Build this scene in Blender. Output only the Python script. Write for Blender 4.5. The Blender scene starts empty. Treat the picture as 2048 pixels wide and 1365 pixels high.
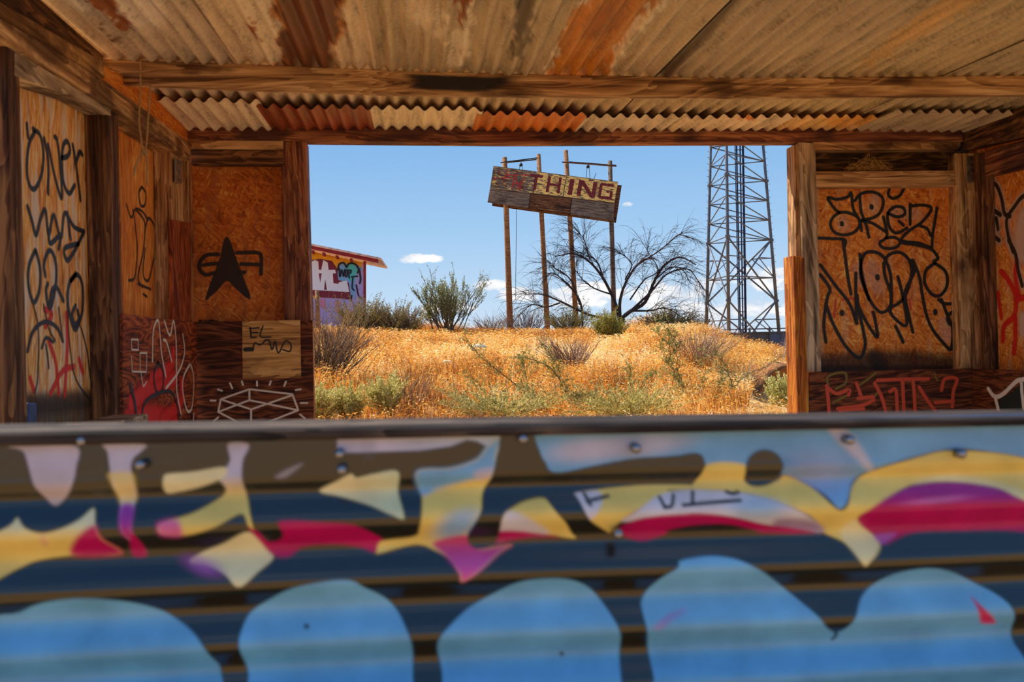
import bpy, bmesh, math, random
import numpy as np
from mathutils import Vector, Matrix

SC = bpy.context.scene
COL = SC.collection
random.seed(7)
RNG = np.random.default_rng(7)

# ------------------------------------------------------------------ camera
F = 1800.0                       # focal length in pixels of the 2048 x 1365 frame
W, H = 2048.0, 1365.0
YAW, PITCH, ROLL = math.radians(5.84), math.radians(0.10), math.radians(1.4)
CAM = Vector((0.0, 0.0, 1.20))
_f = Vector((math.sin(YAW) * math.cos(PITCH), math.cos(YAW) * math.cos(PITCH), math.sin(PITCH)))
_r0 = Vector((math.cos(YAW), -math.sin(YAW), 0))
_u0 = _r0.cross(_f)
_r = _r0 * math.cos(ROLL) - _u0 * math.sin(ROLL)
_u = _u0 * math.cos(ROLL) + _r0 * math.sin(ROLL)
cam_data = bpy.data.cameras.new('camera')
cam = bpy.data.objects.new('camera', cam_data)
COL.objects.link(cam)
cam.matrix_world = Matrix(((_r.x, _u.x, -_f.x, CAM.x), (_r.y, _u.y, -_f.y, CAM.y), (_r.z, _u.z, -_f.z, CAM.z), (0, 0, 0, 1)))
cam_data.sensor_width = 36.0
cam_data.lens = 36.0 * F / W
cam_data.clip_start = 0.05
cam_data.clip_end = 2000
cam_data.dof.use_dof = True
cam_data.dof.focus_distance = 20.0
cam_data.dof.aperture_fstop = 5.6
SC.camera = cam

# ------------------------------------------------------------------ light and exposure
SC.view_settings.view_transform = 'Standard'
SC.view_settings.look = 'None'
SC.view_settings.gamma = 1.0
SC.view_settings.use_curve_mapping = False
SC.view_settings.exposure = 0.2
SC.cycles.diffuse_bounces = 8
SC.cycles.max_bounces = 14
SC.cycles.transparent_max_bounces = 24

def lin(c):
    def f(v):
        v = v / 255.0
        return v / 12.92 if v <= 0.04045 else ((v + 0.055) / 1.055) ** 2.4
    return (f(c[0]), f(c[1]), f(c[2]), 1.0)

def ray(x, y):
    return _f + _r * ((x - W / 2) / F) + _u * ((H / 2 - y) / F)

def azel(x, y):
    d = ray(x, y).normalized()
    return math.atan2(d.x, d.y), math.asin(d.z)

SUN_AZ, SUN_EL, SUN_POWER = math.radians(-55), math.radians(50), 5.6
SKY_STRENGTH = 0.92
sl = bpy.data.lights.new('sun', 'SUN')
sl.energy = SUN_POWER
sl.angle = math.radians(0.53)
sl.color = (1.0, 0.93, 0.82)
sun = bpy.data.objects.new('sun', sl)
COL.objects.link(sun)
_sd = Vector((math.sin(SUN_AZ) * math.cos(SUN_EL), math.cos(SUN_AZ) * math.cos(SUN_EL), math.sin(SUN_EL)))
sun.rotation_mode = 'QUATERNION'
sun.rotation_quaternion = _sd.to_track_quat('Z', 'Y')
sun.location = _sd * 60


class NT:
    """small node-tree helper"""
    def __init__(self, tree):
        self.t = tree
        tree.nodes.clear()
    def n(self, typ, **kw):
        nd = self.t.nodes.new(typ)
        for k, v in kw.items():
            if k.startswith('i_'):
                key = k[2:]
                key = int(key) if key.isdigit() else key.replace('_', ' ')
                nd.inputs[key].default_value = v
            else:
                setattr(nd, k, v)
        return nd
    def l(self, a, b):
        self.t.links.new(a, b)
    def math(self, op, a, b=None, c=None, clamp=False):
        nd = self.t.nodes.new('ShaderNodeMath')
        nd.operation = op
        nd.use_clamp = clamp
        for i, v in enumerate((a, b, c)):
            if v is None:
                continue
            if isinstance(v, (int, float)):
                nd.inputs[i].default_value = v
            else:
                self.l(v, nd.inputs[i])
        return nd.outputs[0]
    def ramp(self, fac, stops, interp='LINEAR'):
        nd = self.t.nodes.new('ShaderNodeValToRGB')
        cr = nd.color_ramp
        cr.interpolation = interp
        while len(cr.elements) < len(stops):
            cr.elements.new(0.5)
        for e, (p, c) in zip(cr.elements, stops):
            e.position = p
            e.color = c if len(c) == 4 else (*c, 1)
        self.l(fac, nd.inputs[0])
        return nd.outputs[0]
    def sstep(self, v, lo, hi):
        nd = self.t.nodes.new('ShaderNodeMapRange')
        nd.interpolation_type = 'SMOOTHSTEP'
        nd.inputs[1].default_value = lo
        nd.inputs[2].default_value = hi
        self.l(v, nd.inputs[0])
        return nd.outputs[0]
    def mix(self, fac, a, b, blend='MIX'):
        nd = self.t.nodes.new('ShaderNodeMix')
        nd.data_type = 'RGBA'
        nd.blend_type = blend
        for i, v in ((0, fac), (6, a), (7, b)):
            if isinstance(v, (int, float)):
                nd.inputs[i].default_value = v
            elif isinstance(v, tuple):
                nd.inputs[i].default_value = v
            else:
                self.l(v, nd.inputs[i])
        return nd.outputs[2]


def build_world():
    w = bpy.data.worlds.new('sky')
    SC.world = w
    w.use_nodes = True
    g = NT(w.node_tree)
    tc = g.n('ShaderNodeTexCoord')
    sep = g.n('ShaderNodeSeparateXYZ')
    g.l(tc.outputs['Generated'], sep.inputs[0])
    X, Y, Z = sep.outputs
    az = g.math('ARCTAN2', X, Y)
    el = g.math('ARCSINE', Z)
    d = math.degrees
    t = g.math('DIVIDE', el, math.radians(90), clamp=True)
    sky = g.ramp(t, [(0.0, lin((206, 224, 240))), (2.5 / 90, lin((190, 216, 240))), (7 / 90, lin((160, 199, 236))),
                     (13 / 90, lin((128, 178, 228))), (40 / 90, lin((100, 156, 218))), (1.0, lin((80, 138, 206)))])
    # cloud noise over the direction
    mp = g.n('ShaderNodeMapping')
    mp.inputs['Scale'].default_value = (1, 1, 2.0)
    g.l(tc.outputs['Generated'], mp.inputs[0])
    nz = g.n('ShaderNodeTexNoise', i_Scale=26.0, i_Detail=7.0, i_Roughness=0.58)
    g.l(mp.outputs[0], nz.inputs['Vector'])
    nzc = g.math('SUBTRACT', nz.outputs[0], 0.5)
    # cumulus placed over the plain beyond the hill: centre and half size in degrees come from the photograph
    total = None
    for (cx, cy, hw, hh) in ((830, 516, 58, 12), (975, 570, 48, 15), (1040, 590, 60, 16), (1160, 590, 90, 26), (1250, 410, 17, 7),
                             (1345, 590, 85, 34), (1400, 622, 95, 30), (1400, 570, 40, 22), (1480, 615, 80, 30), (1520, 560, 60, 26), (1580, 545, 40, 15), (1590, 620, 40, 20), (900, 615, 80, 14)):
        a0, e0 = azel(cx, cy)
        da, de = hw / F, hh / F
        u = g.math('DIVIDE', g.math('SUBTRACT', az, a0), da)
        v = g.math('DIVIDE', g.math('SUBTRACT', el, e0), de)
        r2 = g.math('ADD', g.math('MULTIPLY', u, u), g.math('MULTIPLY', v, v))
        m = g.math('SUBTRACT', 1.0, r2)
        total = m if total is None else g.math('SMOOTH_MAX', total, m, 0.4)
    dens = g.math('ADD', g.math('MULTIPLY', total, 1.25), g.math('MULTIPLY', nzc, 5.0))
    c1 = g.sstep(dens, 0.15, 1.0)
    # scattered clouds all round, elsewhere in the sky
    nz2 = g.n('ShaderNodeTexNoise', i_Scale=3.2, i_Detail=8.0, i_Roughness=0.6)
    g.l(mp.outputs[0], nz2.inputs['Vector'])
    off = g.math('ABSOLUTE', g.math('SUBTRACT', az, azel(1100, 600)[0]))
    away = g.sstep(off, math.radians(24), math.radians(40))
    c2 = g.math('MULTIPLY', g.math('MULTIPLY', g.sstep(nz2.outputs[0], 0.56, 0.68), away), g.sstep(el, 0.0, 0.08))
    cl = g.math('MAXIMUM', c1, c2)
    ccol = g.mix(g.sstep(nz.outputs[0], 0.38, 0.62), lin((214, 222, 234)), lin((252, 252, 252)))
    col = g.mix(cl, sky, ccol)
    low = g.sstep(el, -0.03, 0.0)
    col = g.mix(low, lin((176, 150, 112)), col)
    bg = g.n('ShaderNodeBackground', i_Strength=SKY_STRENGTH)
    g.l(col, bg.inputs[0])
    out = g.n('ShaderNodeOutputWorld')
    g.l(bg.outputs[0], out.inputs[0])
build_world()

# ------------------------------------------------------------------ planes and pixel directions
class Plane:
    def __init__(self, p, n):
        self.p, self.n = Vector(p), Vector(n).normalized()
    def at(self, x, y, off=0.0):
        """the point of this plane (moved off metres along its normal) in the direction of a pixel"""
        d = ray(x, y)
        t = ((self.p + self.n * off) - CAM).dot(self.n) / d.dot(self.n)
        return CAM + d * t

def pY(y): return Plane((0, y, 0), (0, -1, 0))
def pX(x): return Plane((x, 0, 0), (-1 if x > 0 else 1, 0, 0))
def pZ(z): return Plane((0, 0, z), (0, 0, 1))

def to_px(P):
    """P: n x 3 array of world points, gives n x 2 pixel positions"""
    Q = np.asarray(P, float) - np.array(CAM)
    fx, rx, ux = (Q @ np.array(v) for v in (_f, _r, _u))
    return np.stack([W / 2 + F * rx / fx, H / 2 - F * ux / fx], -1)

# ------------------------------------------------------------------ objects
def wm(o):
    return (wm(o.parent) @ o.matrix_parent_inverse @ o.matrix_basis) if o.parent else o.matrix_basis.copy()

def put(o, parent=None, world=None):
    COL.objects.link(o)
    if parent is not None:
        o.parent = parent
        o.matrix_parent_inverse = wm(parent).inverted()
    if world is not None:
        o.matrix_basis = world
    return o

def tag(o, label, cat, group=None, kind=None):
    o['label'] = label
    o['category'] = cat
    if group: o['group'] = group
    if kind: o['kind'] = kind
    return o

def empty(name, loc, label, cat, group=None, kind=None):
    e = bpy.data.objects.new(name, None)
    e.empty_display_size = 0.1
    put(e, None, Matrix.Translation(Vector(loc)))
    return tag(e, label, cat, group, kind)

def catmull(pts, n=6, closed=False):
    P = [np.asarray(p, float) for p in pts]
    if len(P) < 3:
        return np.array(P)
    out = []
    m = len(P)
    rng = range(m) if closed else range(m - 1)
    for i in rng:
        if closed:
            p0, p1, p2, p3 = P[(i - 1) % m], P[i], P[(i + 1) % m], P[(i + 2) % m]
        else:
            p1, p2 = P[i], P[i + 1]
            p0 = P[i - 1] if i else 2 * p1 - p2
            p3 = P[i + 2] if i + 2 < m else 2 * p2 - p1
        for k in range(n):
            t = k / n
            out.append(0.5 * (2 * p1 + (p2 - p0) * t + (2 * p0 - 5 * p1 + 4 * p2 - p3) * t * t + (3 * p1 - p0 - 3 * p2 + p3) * t ** 3))
    if not closed:
        out.append(P[-1])
    return np.array(out)

class MB:
    """collects geometry for one mesh"""
    def __init__(self):
        self.v, self.f, self.c = [], [], []
    def add(self, vs, fs, col=None):
        b = len(self.v)
        self.v += [tuple(p) for p in vs]
        self.f += [tuple(i + b for i in f) for f in fs]
        if col is not None:
            self.c += [col] * len(vs)
    def tube(self, pts, rad, n=6, caps=True, col=None):
        pts = [Vector(p) for p in pts]
        m = len(pts)
        if not hasattr(rad, '__len__'):
            rad = [rad] * m
        vs, fs = [], []
        ref = None
        for i, p in enumerate(pts):
            d = (pts[min(i + 1, m - 1)] - pts[max(i - 1, 0)]).normalized()
            if ref is None:
                ref = d.orthogonal().normalized()
            a = (ref - d * ref.dot(d))
            a = a.normalized() if a.length > 1e-6 else d.orthogonal().normalized()
            ref = a
            b = d.cross(a)
            for k in range(n):
                t = 2 * math.pi * k / n
                vs.append(p + (a * math.cos(t) + b * math.sin(t)) * rad[i])
        for i in range(m - 1):
            for k in range(n):
                k2 = (k + 1) % n
                fs.append((i * n + k, i * n + k2, (i + 1) * n + k2, (i + 1) * n + k))
        if caps:
            fs.append(tuple(range(n))[::-1])
            fs.append(tuple((m - 1) * n + k for k in range(n)))
        self.add(vs, fs, col)
    def box(self, c, sx, sy, sz, rot=None):
        vs = []
        for dz in (-1, 1):
            for dx, dy in ((-1, -1), (1, -1), (1, 1), (-1, 1)):
                v = Vector((dx * sx / 2, dy * sy / 2, dz * sz / 2))
                if rot is not None: v = rot @ v
                vs.append(Vector(c) + v)
        self.add(vs, [(3, 2, 1, 0), (4, 5, 6, 7), (0, 1, 5, 4), (1, 2, 6, 5), (2, 3, 7, 6), (3, 0, 4, 7)])
    def bar(self, a, b, w, h=None):
        """square bar between two points"""
        a, b = Vector(a), Vector(b)
        d = b - a
        rot = d.to_track_quat('X', 'Z').to_matrix()
        self.box((a + b) / 2, d.length, w, h or w, rot)
    def build(self, name, mat, parent=None, smooth=False, base=None):
        me = bpy.data.meshes.new(name)
        base = Vector(base) if base is not None else (Vector(np.mean(np.array(self.v), 0)))
        V = np.array(self.v, float) - np.array(base)
        me.from_pydata(V.tolist(), [], self.f)
        if self.c:
            at = me.color_attributes.new('paint', 'FLOAT_COLOR', 'POINT')
            c = np.ones((len(V), 4), np.float32)
            c[:, :3] = np.array(self.c)[:, :3]
            at.data.foreach_set('color', c.ravel())
        if smooth:
            me.polygons.foreach_set('use_smooth', [True] * len(me.polygons))
        me.materials.append(mat)
        me.update()
        o = bpy.data.objects.new(name, me)
        return put(o, parent, Matrix.Translation(base))

def slab3(name, P, thick, nrm, mat, parent, bevel=0.003, along=None):
    """flat piece: the outline P (world points on one plane) made thick along -nrm; its own x axis follows the longest side"""
    P = [Vector(p) for p in P]
    nrm = Vector(nrm).normalized()
    c = sum(P, Vector()) / len(P)
    if along is None:
        e = max(((P[(i + 1) % len(P)] - P[i]) for i in range(len(P))), key=lambda v: v.length)
    else:
        e = Vector(along)
    ex = (e - nrm * e.dot(nrm)).normalized()
    if ex.dot(Vector((1, 0.1, 0.5))) < 0: ex = -ex
    ey = nrm.cross(ex)
    M = Matrix(((ex.x, ey.x, nrm.x, c.x), (ex.y, ey.y, nrm.y, c.y), (ex.z, ey.z, nrm.z, c.z), (0, 0, 0, 1)))
    Mi = M.inverted()
    bm = bmesh.new()
    front = [bm.verts.new(Mi @ p) for p in P]
    back = [bm.verts.new(Mi @ (p - nrm * thick)) for p in P]
    n = len(P)
    bm.faces.new(front)
    bm.faces.new(back[::-1])
    for i in range(n):
        j = (i + 1) % n
        bm.faces.new((front[j], front[i], back[i], back[j]))
    bmesh.ops.recalc_face_normals(bm, faces=bm.faces)
    if bevel:
        bmesh.ops.bevel(bm, geom=bm.edges[:], offset=bevel, segments=1, affect='EDGES', profile=0.5)
    me = bpy.data.meshes.new(name)
    bm.to_mesh(me)
    bm.free()
    me.materials.append(mat)
    return put(bpy.data.objects.new(name, me), parent, M)

def slab(name, px, plane, thick, mat, parent, bevel=0.003, off=0.0, along=None):
    return slab3(name, [plane.at(x, y, off) for x, y in px], thick, plane.n, mat, parent, bevel, along)

# ------------------------------------------------------------------ materials
MATS = {}
def newmat(name):
    m = bpy.data.materials.new(name)
    m.use_nodes = True
    MATS[name] = m
    g = NT(m.node_tree)
    out = g.n('ShaderNodeOutputMaterial')
    b = g.n('ShaderNodeBsdfPrincipled')
    g.l(b.outputs[0], out.inputs[0])
    return m, g, b, out

def objvec(g, scale, rot=(0, 0, 0)):
    tc = g.n('ShaderNodeTexCoord')
    oi = g.n('ShaderNodeObjectInfo')
    ad = g.n('ShaderNodeVectorMath', operation='ADD')
    sc = g.n('ShaderNodeVectorMath', operation='SCALE')
    sc.inputs[0].default_value = (37.0, 53.0, 71.0)
    g.l(oi.outputs['Random'], sc.inputs['Scale'])
    g.l(tc.outputs['Object'], ad.inputs[0])
    g.l(sc.outputs[0], ad.inputs[1])
    mp = g.n('ShaderNodeMapping')
    mp.inputs['Scale'].default_value = scale
    mp.inputs['Rotation'].default_value = rot
    g.l(ad.outputs[0], mp.inputs[0])
    return mp.outputs[0]

def bump(g, b, h, strength=0.4, dist=0.01):
    bp = g.n('ShaderNodeBump', i_Strength=strength, i_Distance=dist)
    g.l(h, bp.inputs['Height'])
    g.l(bp.outputs[0], b.inputs['Normal'])

def wood(name, dark, mid, light, stain=None, stain_amt=0.5, rough=0.8, fine=34.0):
    m, g, b, _ = newmat(name)
    v = objvec(g, (1.6, fine, fine))
    n1 = g.n('ShaderNodeTexNoise', i_Scale=1.0, i_Detail=7.0, i_Roughness=0.62, i_Distortion=0.6)
    g.l(v, n1.inputs['Vector'])
    v2 = objvec(g, (1.1, 7.0, 7.0))
    n2 = g.n('ShaderNodeTexNoise', i_Scale=1.0, i_Detail=3.0, i_Roughness=0.5, i_Distortion=1.2)
    g.l(v2, n2.inputs['Vector'])
    rings = g.math('FRACT', g.math('MULTIPLY', n2.outputs[0], 9.0))
    f = g.math('ADD', g.math('MULTIPLY', n1.outputs[0], 0.85), g.math('MULTIPLY', rings, 0.15))
    col = g.ramp(f, [(0.36, lin(dark)), (0.50, lin(mid)), (0.64, lin(light))])
    if stain:
        v3 = objvec(g, (2.2, 5.0, 5.0))
        n3 = g.n('ShaderNodeTexNoise', i_Scale=1.0, i_Detail=4.0, i_Roughness=0.55)
        g.l(v3, n3.inputs['Vector'])
        s = g.math('MULTIPLY', g.sstep(n3.outputs[0], 0.52, 0.64), stain_amt)
        col = g.mix(s, col, lin(stain))
    g.l(col, b.inputs['Base Color'])
    b.inputs['Roughness'].default_value = rough
    b.inputs['Specular IOR Level'].default_value = 0.25
    bump(g, b, f, 0.55, 0.006)
    return m

wood('wood_brown', (104, 68, 40), (184, 136, 88), (232, 188, 134), (70, 40, 24), 0.75)
wood('wood_stained', (70, 34, 26), (128, 74, 54), (190, 128, 84), (52, 28, 36), 0.75, 0.7)
wood('wood_dark', (46, 26, 18), (96, 60, 38), (156, 108, 66), (28, 16, 14), 0.6)
wood('wood_plate', (110, 76, 46), (176, 130, 80), (216, 170, 112), (84, 52, 28), 0.7)
wood('wood_grey', (96, 78, 62), (172, 144, 114), (218, 190, 154), (84, 62, 44), 0.7)
wood('wood_rail', (28, 24, 24), (70, 58, 52), (122, 102, 86), (24, 20, 22), 0.7)
wood('wood_orange', (92, 40, 6), (168, 88, 18), (222, 146, 50), (90, 40, 8), 0.6, 0.6)
wood('wood_patch', (130, 84, 42), (206, 150, 84), (240, 190, 120), (90, 56, 30), 0.8, fine=22)
wood('wood_pole', (104, 66, 36), (152, 102, 60), (182, 132, 84), None, fine=26)
wood('wood_pole_grey', (70, 56, 48), (104, 84, 70), (140, 116, 96), None, fine=26)
wood('wood_sign', (70, 58, 50), (116, 100, 86), (156, 136, 116), (60, 48, 42), 0.6)

def plywood(name, dark, mid, light):
    m, g, b, _ = newmat(name)
    v = objvec(g, (1.5, 9.0, 9.0))
    n0 = g.n('ShaderNodeTexNoise', i_Scale=1.6, i_Detail=3.0, i_Distortion=0.8)
    g.l(v, n0.inputs['Vector'])
    rings = g.math('PINGPONG', g.math('MULTIPLY', n0.outputs[0], 14.0), 1.0)
    v2 = objvec(g, (3.0, 60.0, 60.0))
    n1 = g.n('ShaderNodeTexNoise', i_Scale=1.0, i_Detail=5.0)
    g.l(v2, n1.inputs['Vector'])
    f = g.math('ADD', g.math('MULTIPLY', rings, 0.45), g.math('MULTIPLY', n1.outputs[0], 0.55))
    g.l(g.ramp(f, [(0.22, lin(dark)), (0.48, lin(mid)), (0.85, lin(light))]), b.inputs['Base Color'])
    b.inputs['Roughness'].default_value = 0.75
    b.inputs['Specular IOR Level'].default_value = 0.25
    bump(g, b, f, 0.4, 0.004)
plywood('plywood_red', (56, 20, 10), (136, 58, 28), (196, 104, 54))
plywood('plywood_dark', (38, 17, 10), (92, 44, 24), (150, 84, 46))
plywood('plywood_char', (30, 20, 12), (72, 48, 28), (140, 100, 62))

STREAK = ((0.08, (7, 90, 9)), (-0.12, (6, 80, 9)), (0.2, (8, 110, 9)))
def osb(name, cols, weather=None, wamt=0.0, angs=((0.5, (16, 95, 9)), (1.75, (15, 85, 9)), (-0.75, (14, 105, 9)))):
    m, g, b, _ = newmat(name)
    outs = []
    for k, (ang, sc) in enumerate(angs):
        v = objvec(g, (1, 1, 1), (0, 0, ang))
        m2 = g.n('ShaderNodeMapping')
        m2.inputs['Scale'].default_value = sc
        g.l(v, m2.inputs[0])
        wn = g.n('ShaderNodeTexNoise', i_Scale=7.0, i_Detail=3.0)
        g.l(objvec(g, (1, 1, 1)), wn.inputs['Vector'])
        wa = g.n('ShaderNodeVectorMath', operation='MULTIPLY_ADD')
        wa.inputs[1].default_value = (1.6, 3.5, 0.0)
        g.l(wn.outputs['Color'], wa.inputs[0])
        g.l(m2.outputs[0], wa.inputs[2])
        v = wa.outputs[0]
        vo = g.n('ShaderNodeTexVoronoi', i_Scale=1.0, i_Randomness=1.0)
        g.l(v, vo.inputs['Vector'])
        s = g.n('ShaderNodeSeparateColor')
        g.l(vo.outputs['Color'], s.inputs[0])
        outs.append(s)
    pick = g.sstep(outs[0].outputs[1], 0.48, 0.52)
    pick2 = g.sstep(outs[1].outputs[1], 0.55, 0.60)
    va = g.n('ShaderNodeMix', data_type='FLOAT')
    g.l(pick, va.inputs[0]); g.l(outs[0].outputs[0], va.inputs[2]); g.l(outs[1].outputs[0], va.inputs[3])
    vb = g.n('ShaderNodeMix', data_type='FLOAT')
    g.l(pick2, vb.inputs[0]); g.l(va.outputs[0], vb.inputs[2]); g.l(outs[2].outputs[0], vb.inputs[3])
    v = objvec(g, (3, 3, 3))
    n = g.n('ShaderNodeTexNoise', i_Scale=1.0, i_Detail=6.0, i_Roughness=0.6)
    g.l(v, n.inputs['Vector'])
    v5 = objvec(g, (11, 26, 11) if angs is not STREAK else (5, 60, 9))
    n5 = g.n('ShaderNodeTexNoise', i_Scale=1.0, i_Detail=8.0, i_Roughness=0.72, i_Distortion=1.6)
    g.l(v5, n5.inputs['Vector'])
    f = g.math('ADD', g.math('ADD', g.math('MULTIPLY', vb.outputs[0], 0.22), g.math('MULTIPLY', n.outputs[0], 0.35)), g.math('MULTIPLY', n5.outputs[0], 0.45))
    f = g.math('ADD', g.math('MULTIPLY', g.math('SUBTRACT', f, 0.5), 1.7), 0.5)
    col = g.ramp(f, [(0.18, lin(cols[0])), (0.42, lin(cols[1])), (0.62, lin(cols[2])), (0.86, lin(cols[3]))])
    if weather:
        v3 = objvec(g, (2.6, 20, 20))
        n3 = g.n('ShaderNodeTexNoise', i_Scale=1.0, i_Detail=6.0, i_Roughness=0.65)
        g.l(v3, n3.inputs['Vector'])
        col = g.mix(g.math('MULTIPLY', g.sstep(n3.outputs[0], 0.5, 0.62), wamt), col, lin(weather))
    g.l(col, b.inputs['Base Color'])
    b.inputs['Roughness'].default_value = 0.7
    b.inputs['Specular IOR Level'].default_value = 0.3
    bump(g, b, f, 0.35, 0.004)
osb('osb_orange', ((130, 58, 18), (214, 116, 38), (236, 148, 58), (254, 206, 120)), (230, 190, 140), 0.35)
osb('osb_brown', ((120, 54, 14), (194, 98, 30), (216, 122, 42), (240, 176, 84)), (150, 100, 70), 0.3)
osb('osb_left', ((130, 66, 20), (232, 150, 60), (246, 196, 118), (255, 240, 206)), (226, 212, 194), 0.9, STREAK)
osb('osb_deep', ((140, 66, 16), (216, 120, 36), (234, 150, 58), (250, 200, 118)), (170, 120, 70), 0.35, STREAK)

def flat(name, c, rough=0.7, metal=0.0, noise=0.0, nscale=20.0, spec=0.4, emit=None):
    m, g, b, _ = newmat(name)
    if noise:
        v = objvec(g, (1, 1, 1))
        n = g.n('ShaderNodeTexNoise', i_Scale=nscale, i_Detail=5.0)
        g.l(v, n.inputs['Vector'])
        k = 1 - noise
        d = tuple(v_ * k for v_ in c)
        l_ = tuple(min(255, v_ * (1 + noise)) for v_ in c)
        g.l(g.ramp(n.outputs[0], [(0.3, lin(d)), (0.7, lin(l_))]), b.inputs['Base Color'])
    else:
        b.inputs['Base Color'].default_value = lin(c)
    b.inputs['Roughness'].default_value = rough
    b.inputs['Metallic'].default_value = metal
    b.inputs['Specular IOR Level'].default_value = spec
    return m
flat('steel_strap', (150, 140, 124), 0.45, 0.7, 0.25, 40)
flat('screw', (150, 150, 156), 0.3, 0.9)
flat('rope', (176, 140, 92), 0.9, 0, 0.2, 200)
flat('straw', (186, 146, 84), 0.9)
flat('blue_paint', (30, 62, 104), 0.5, 0, 0.3, 20)
flat('tower_steel', (92, 92, 98), 0.5, 0.4, 0.12, 3)
flat('tower_cable', (24, 32, 66), 0.5)
flat('iron', (44, 40, 40), 0.6, 0.3)
flat('fence_steel', (66, 64, 70), 0.6, 0.2, 0.15, 3)
flat('fence_blue', (64, 76, 100), 0.6, 0.1, 0.2, 2)
flat('shed_yellow', (226, 160, 34), 0.8, 0, 0.12, 3)
flat('shed_red', (140, 32, 34), 0.7, 0, 0.15, 4)
flat('shed_roof', (206, 176, 164), 0.9, 0, 0.2, 6)
flat('shed_lilac', (150, 142, 190), 0.8, 0, 0.3, 2)
flat('rock', (236, 208, 172), 0.95, 0, 0.25, 9)

def paint_mat(name, c, lo=0.0, hi=0.25, speck=0.0, rough=0.6, flake=0.0, opacity=1.0, soft=False):
    """spray paint lying on a panel; 'a' runs from 0 at the stroke's rim to 1 at its middle"""
    m, g, b, out = newmat(name)
    at = g.n('ShaderNodeAttribute', attribute_name='a')
    al = g.sstep(at.outputs['Fac'], lo, hi)
    tc = g.n('ShaderNodeTexCoord')
    if speck:
        n = g.n('ShaderNodeTexNoise', i_Scale=260.0, i_Detail=3.0)
        g.l(tc.outputs['Object'], n.inputs['Vector'])
        k = g.math('ADD', al, g.math('MULTIPLY', g.math('SUBTRACT', n.outputs[0], 0.5), speck * 2.2))
        al = g.math('MULTIPLY', g.sstep(k, 0.05, 0.95), g.sstep(at.outputs['Fac'], 0.0, 0.15))
    if flake:
        mp = g.n('ShaderNodeMapping')
        mp.inputs['Scale'].default_value = (3, 13, 13)
        g.l(tc.outputs['Object'], mp.inputs[0])
        n = g.n('ShaderNodeTexNoise', i_Scale=1.6, i_Detail=8.0, i_Roughness=0.7, i_Distortion=0.6)
        g.l(mp.outputs[0], n.inputs['Vector'])
        al = g.math('MULTIPLY', al, g.sstep(n.outputs[0], flake - 0.02, flake + 0.02))
    if soft: al = g.math('POWER', al, 2.2)
    al = g.math('MULTIPLY', al, opacity)
    b.inputs['Base Color'].default_value = lin(c)
    b.inputs['Roughness'].default_value = rough
    tr = g.n('ShaderNodeBsdfTransparent')
    mx = g.n('ShaderNodeMixShader')
    g.l(al, mx.inputs[0]); g.l(tr.outputs[0], mx.inputs[1]); g.l(b.outputs[0], mx.inputs[2])
    g.l(mx.outputs[0], out.inputs[0])
    return m
paint_mat('p_black', (20, 17, 16), 0.0, 0.45)
paint_mat('p_navy', (22, 34, 48), 0.0, 0.5)
paint_mat('p_red', (226, 26, 22), 0.0, 1.0, 0.15, opacity=0.9, soft=True)
paint_mat('p_orange', (206, 74, 40), 0.0, 0.5, 0.5)
paint_mat('p_olive', (120, 92, 24), 0.0, 0.9, 0.4)
paint_mat('p_white', (226, 214, 200), 0.0, 0.5, 0.35)
paint_mat('p_chalk', (226, 206, 186), 0.0, 0.5, 0.55)
paint_mat('p_halo', (226, 206, 184), 0.0, 1.0, 0.2, opacity=0.6, soft=True)
paint_mat('p_pale', (226, 206, 184), 0.0, 1.0, 0.2, opacity=0.3, soft=True)
paint_mat('p_burn', (48, 28, 18), 0.0, 0.6, 0.1, opacity=0.92)
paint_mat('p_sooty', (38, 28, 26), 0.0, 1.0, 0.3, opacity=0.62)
paint_mat('p_scorch', (30, 20, 20), 0.0, 1.0, 0.15, opacity=0.9)
paint_mat('p_green', (26, 40, 34), 0.0, 0.8)
paint_mat('p_pen', (36, 26, 18), 0.0, 0.5)
paint_mat('p_letter', (110, 26, 34), 0.0, 0.05, flake=0.40, rough=0.8)
paint_mat('p_letter_worn', (110, 30, 36), 0.0, 0.05, flake=0.53, rough=0.8)
paint_mat('p_yellow', (244, 206, 116), 0.0, 0.05, flake=0.475, rough=0.8)
paint_mat('p_yellow_worn', (244, 206, 116), 0.0, 0.05, flake=0.57, rough=0.8)
paint_mat('p_scrawl', (180, 24, 26), 0.0, 0.3, 0.1)
for nm, c in (('s_white', (226, 226, 232)), ('s_maroon', (118, 26, 46)), ('s_teal', (80, 190, 190)), ('s_blue', (120, 170, 214)), ('s_lilac', (172, 156, 210)), ('s_black', (24, 26, 38)), ('s_pink', (206, 120, 150)), ('s_yellow', (232, 190, 60))):
    paint_mat(nm, c, 0.0, 0.12, 0.0, 0.7)

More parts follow.
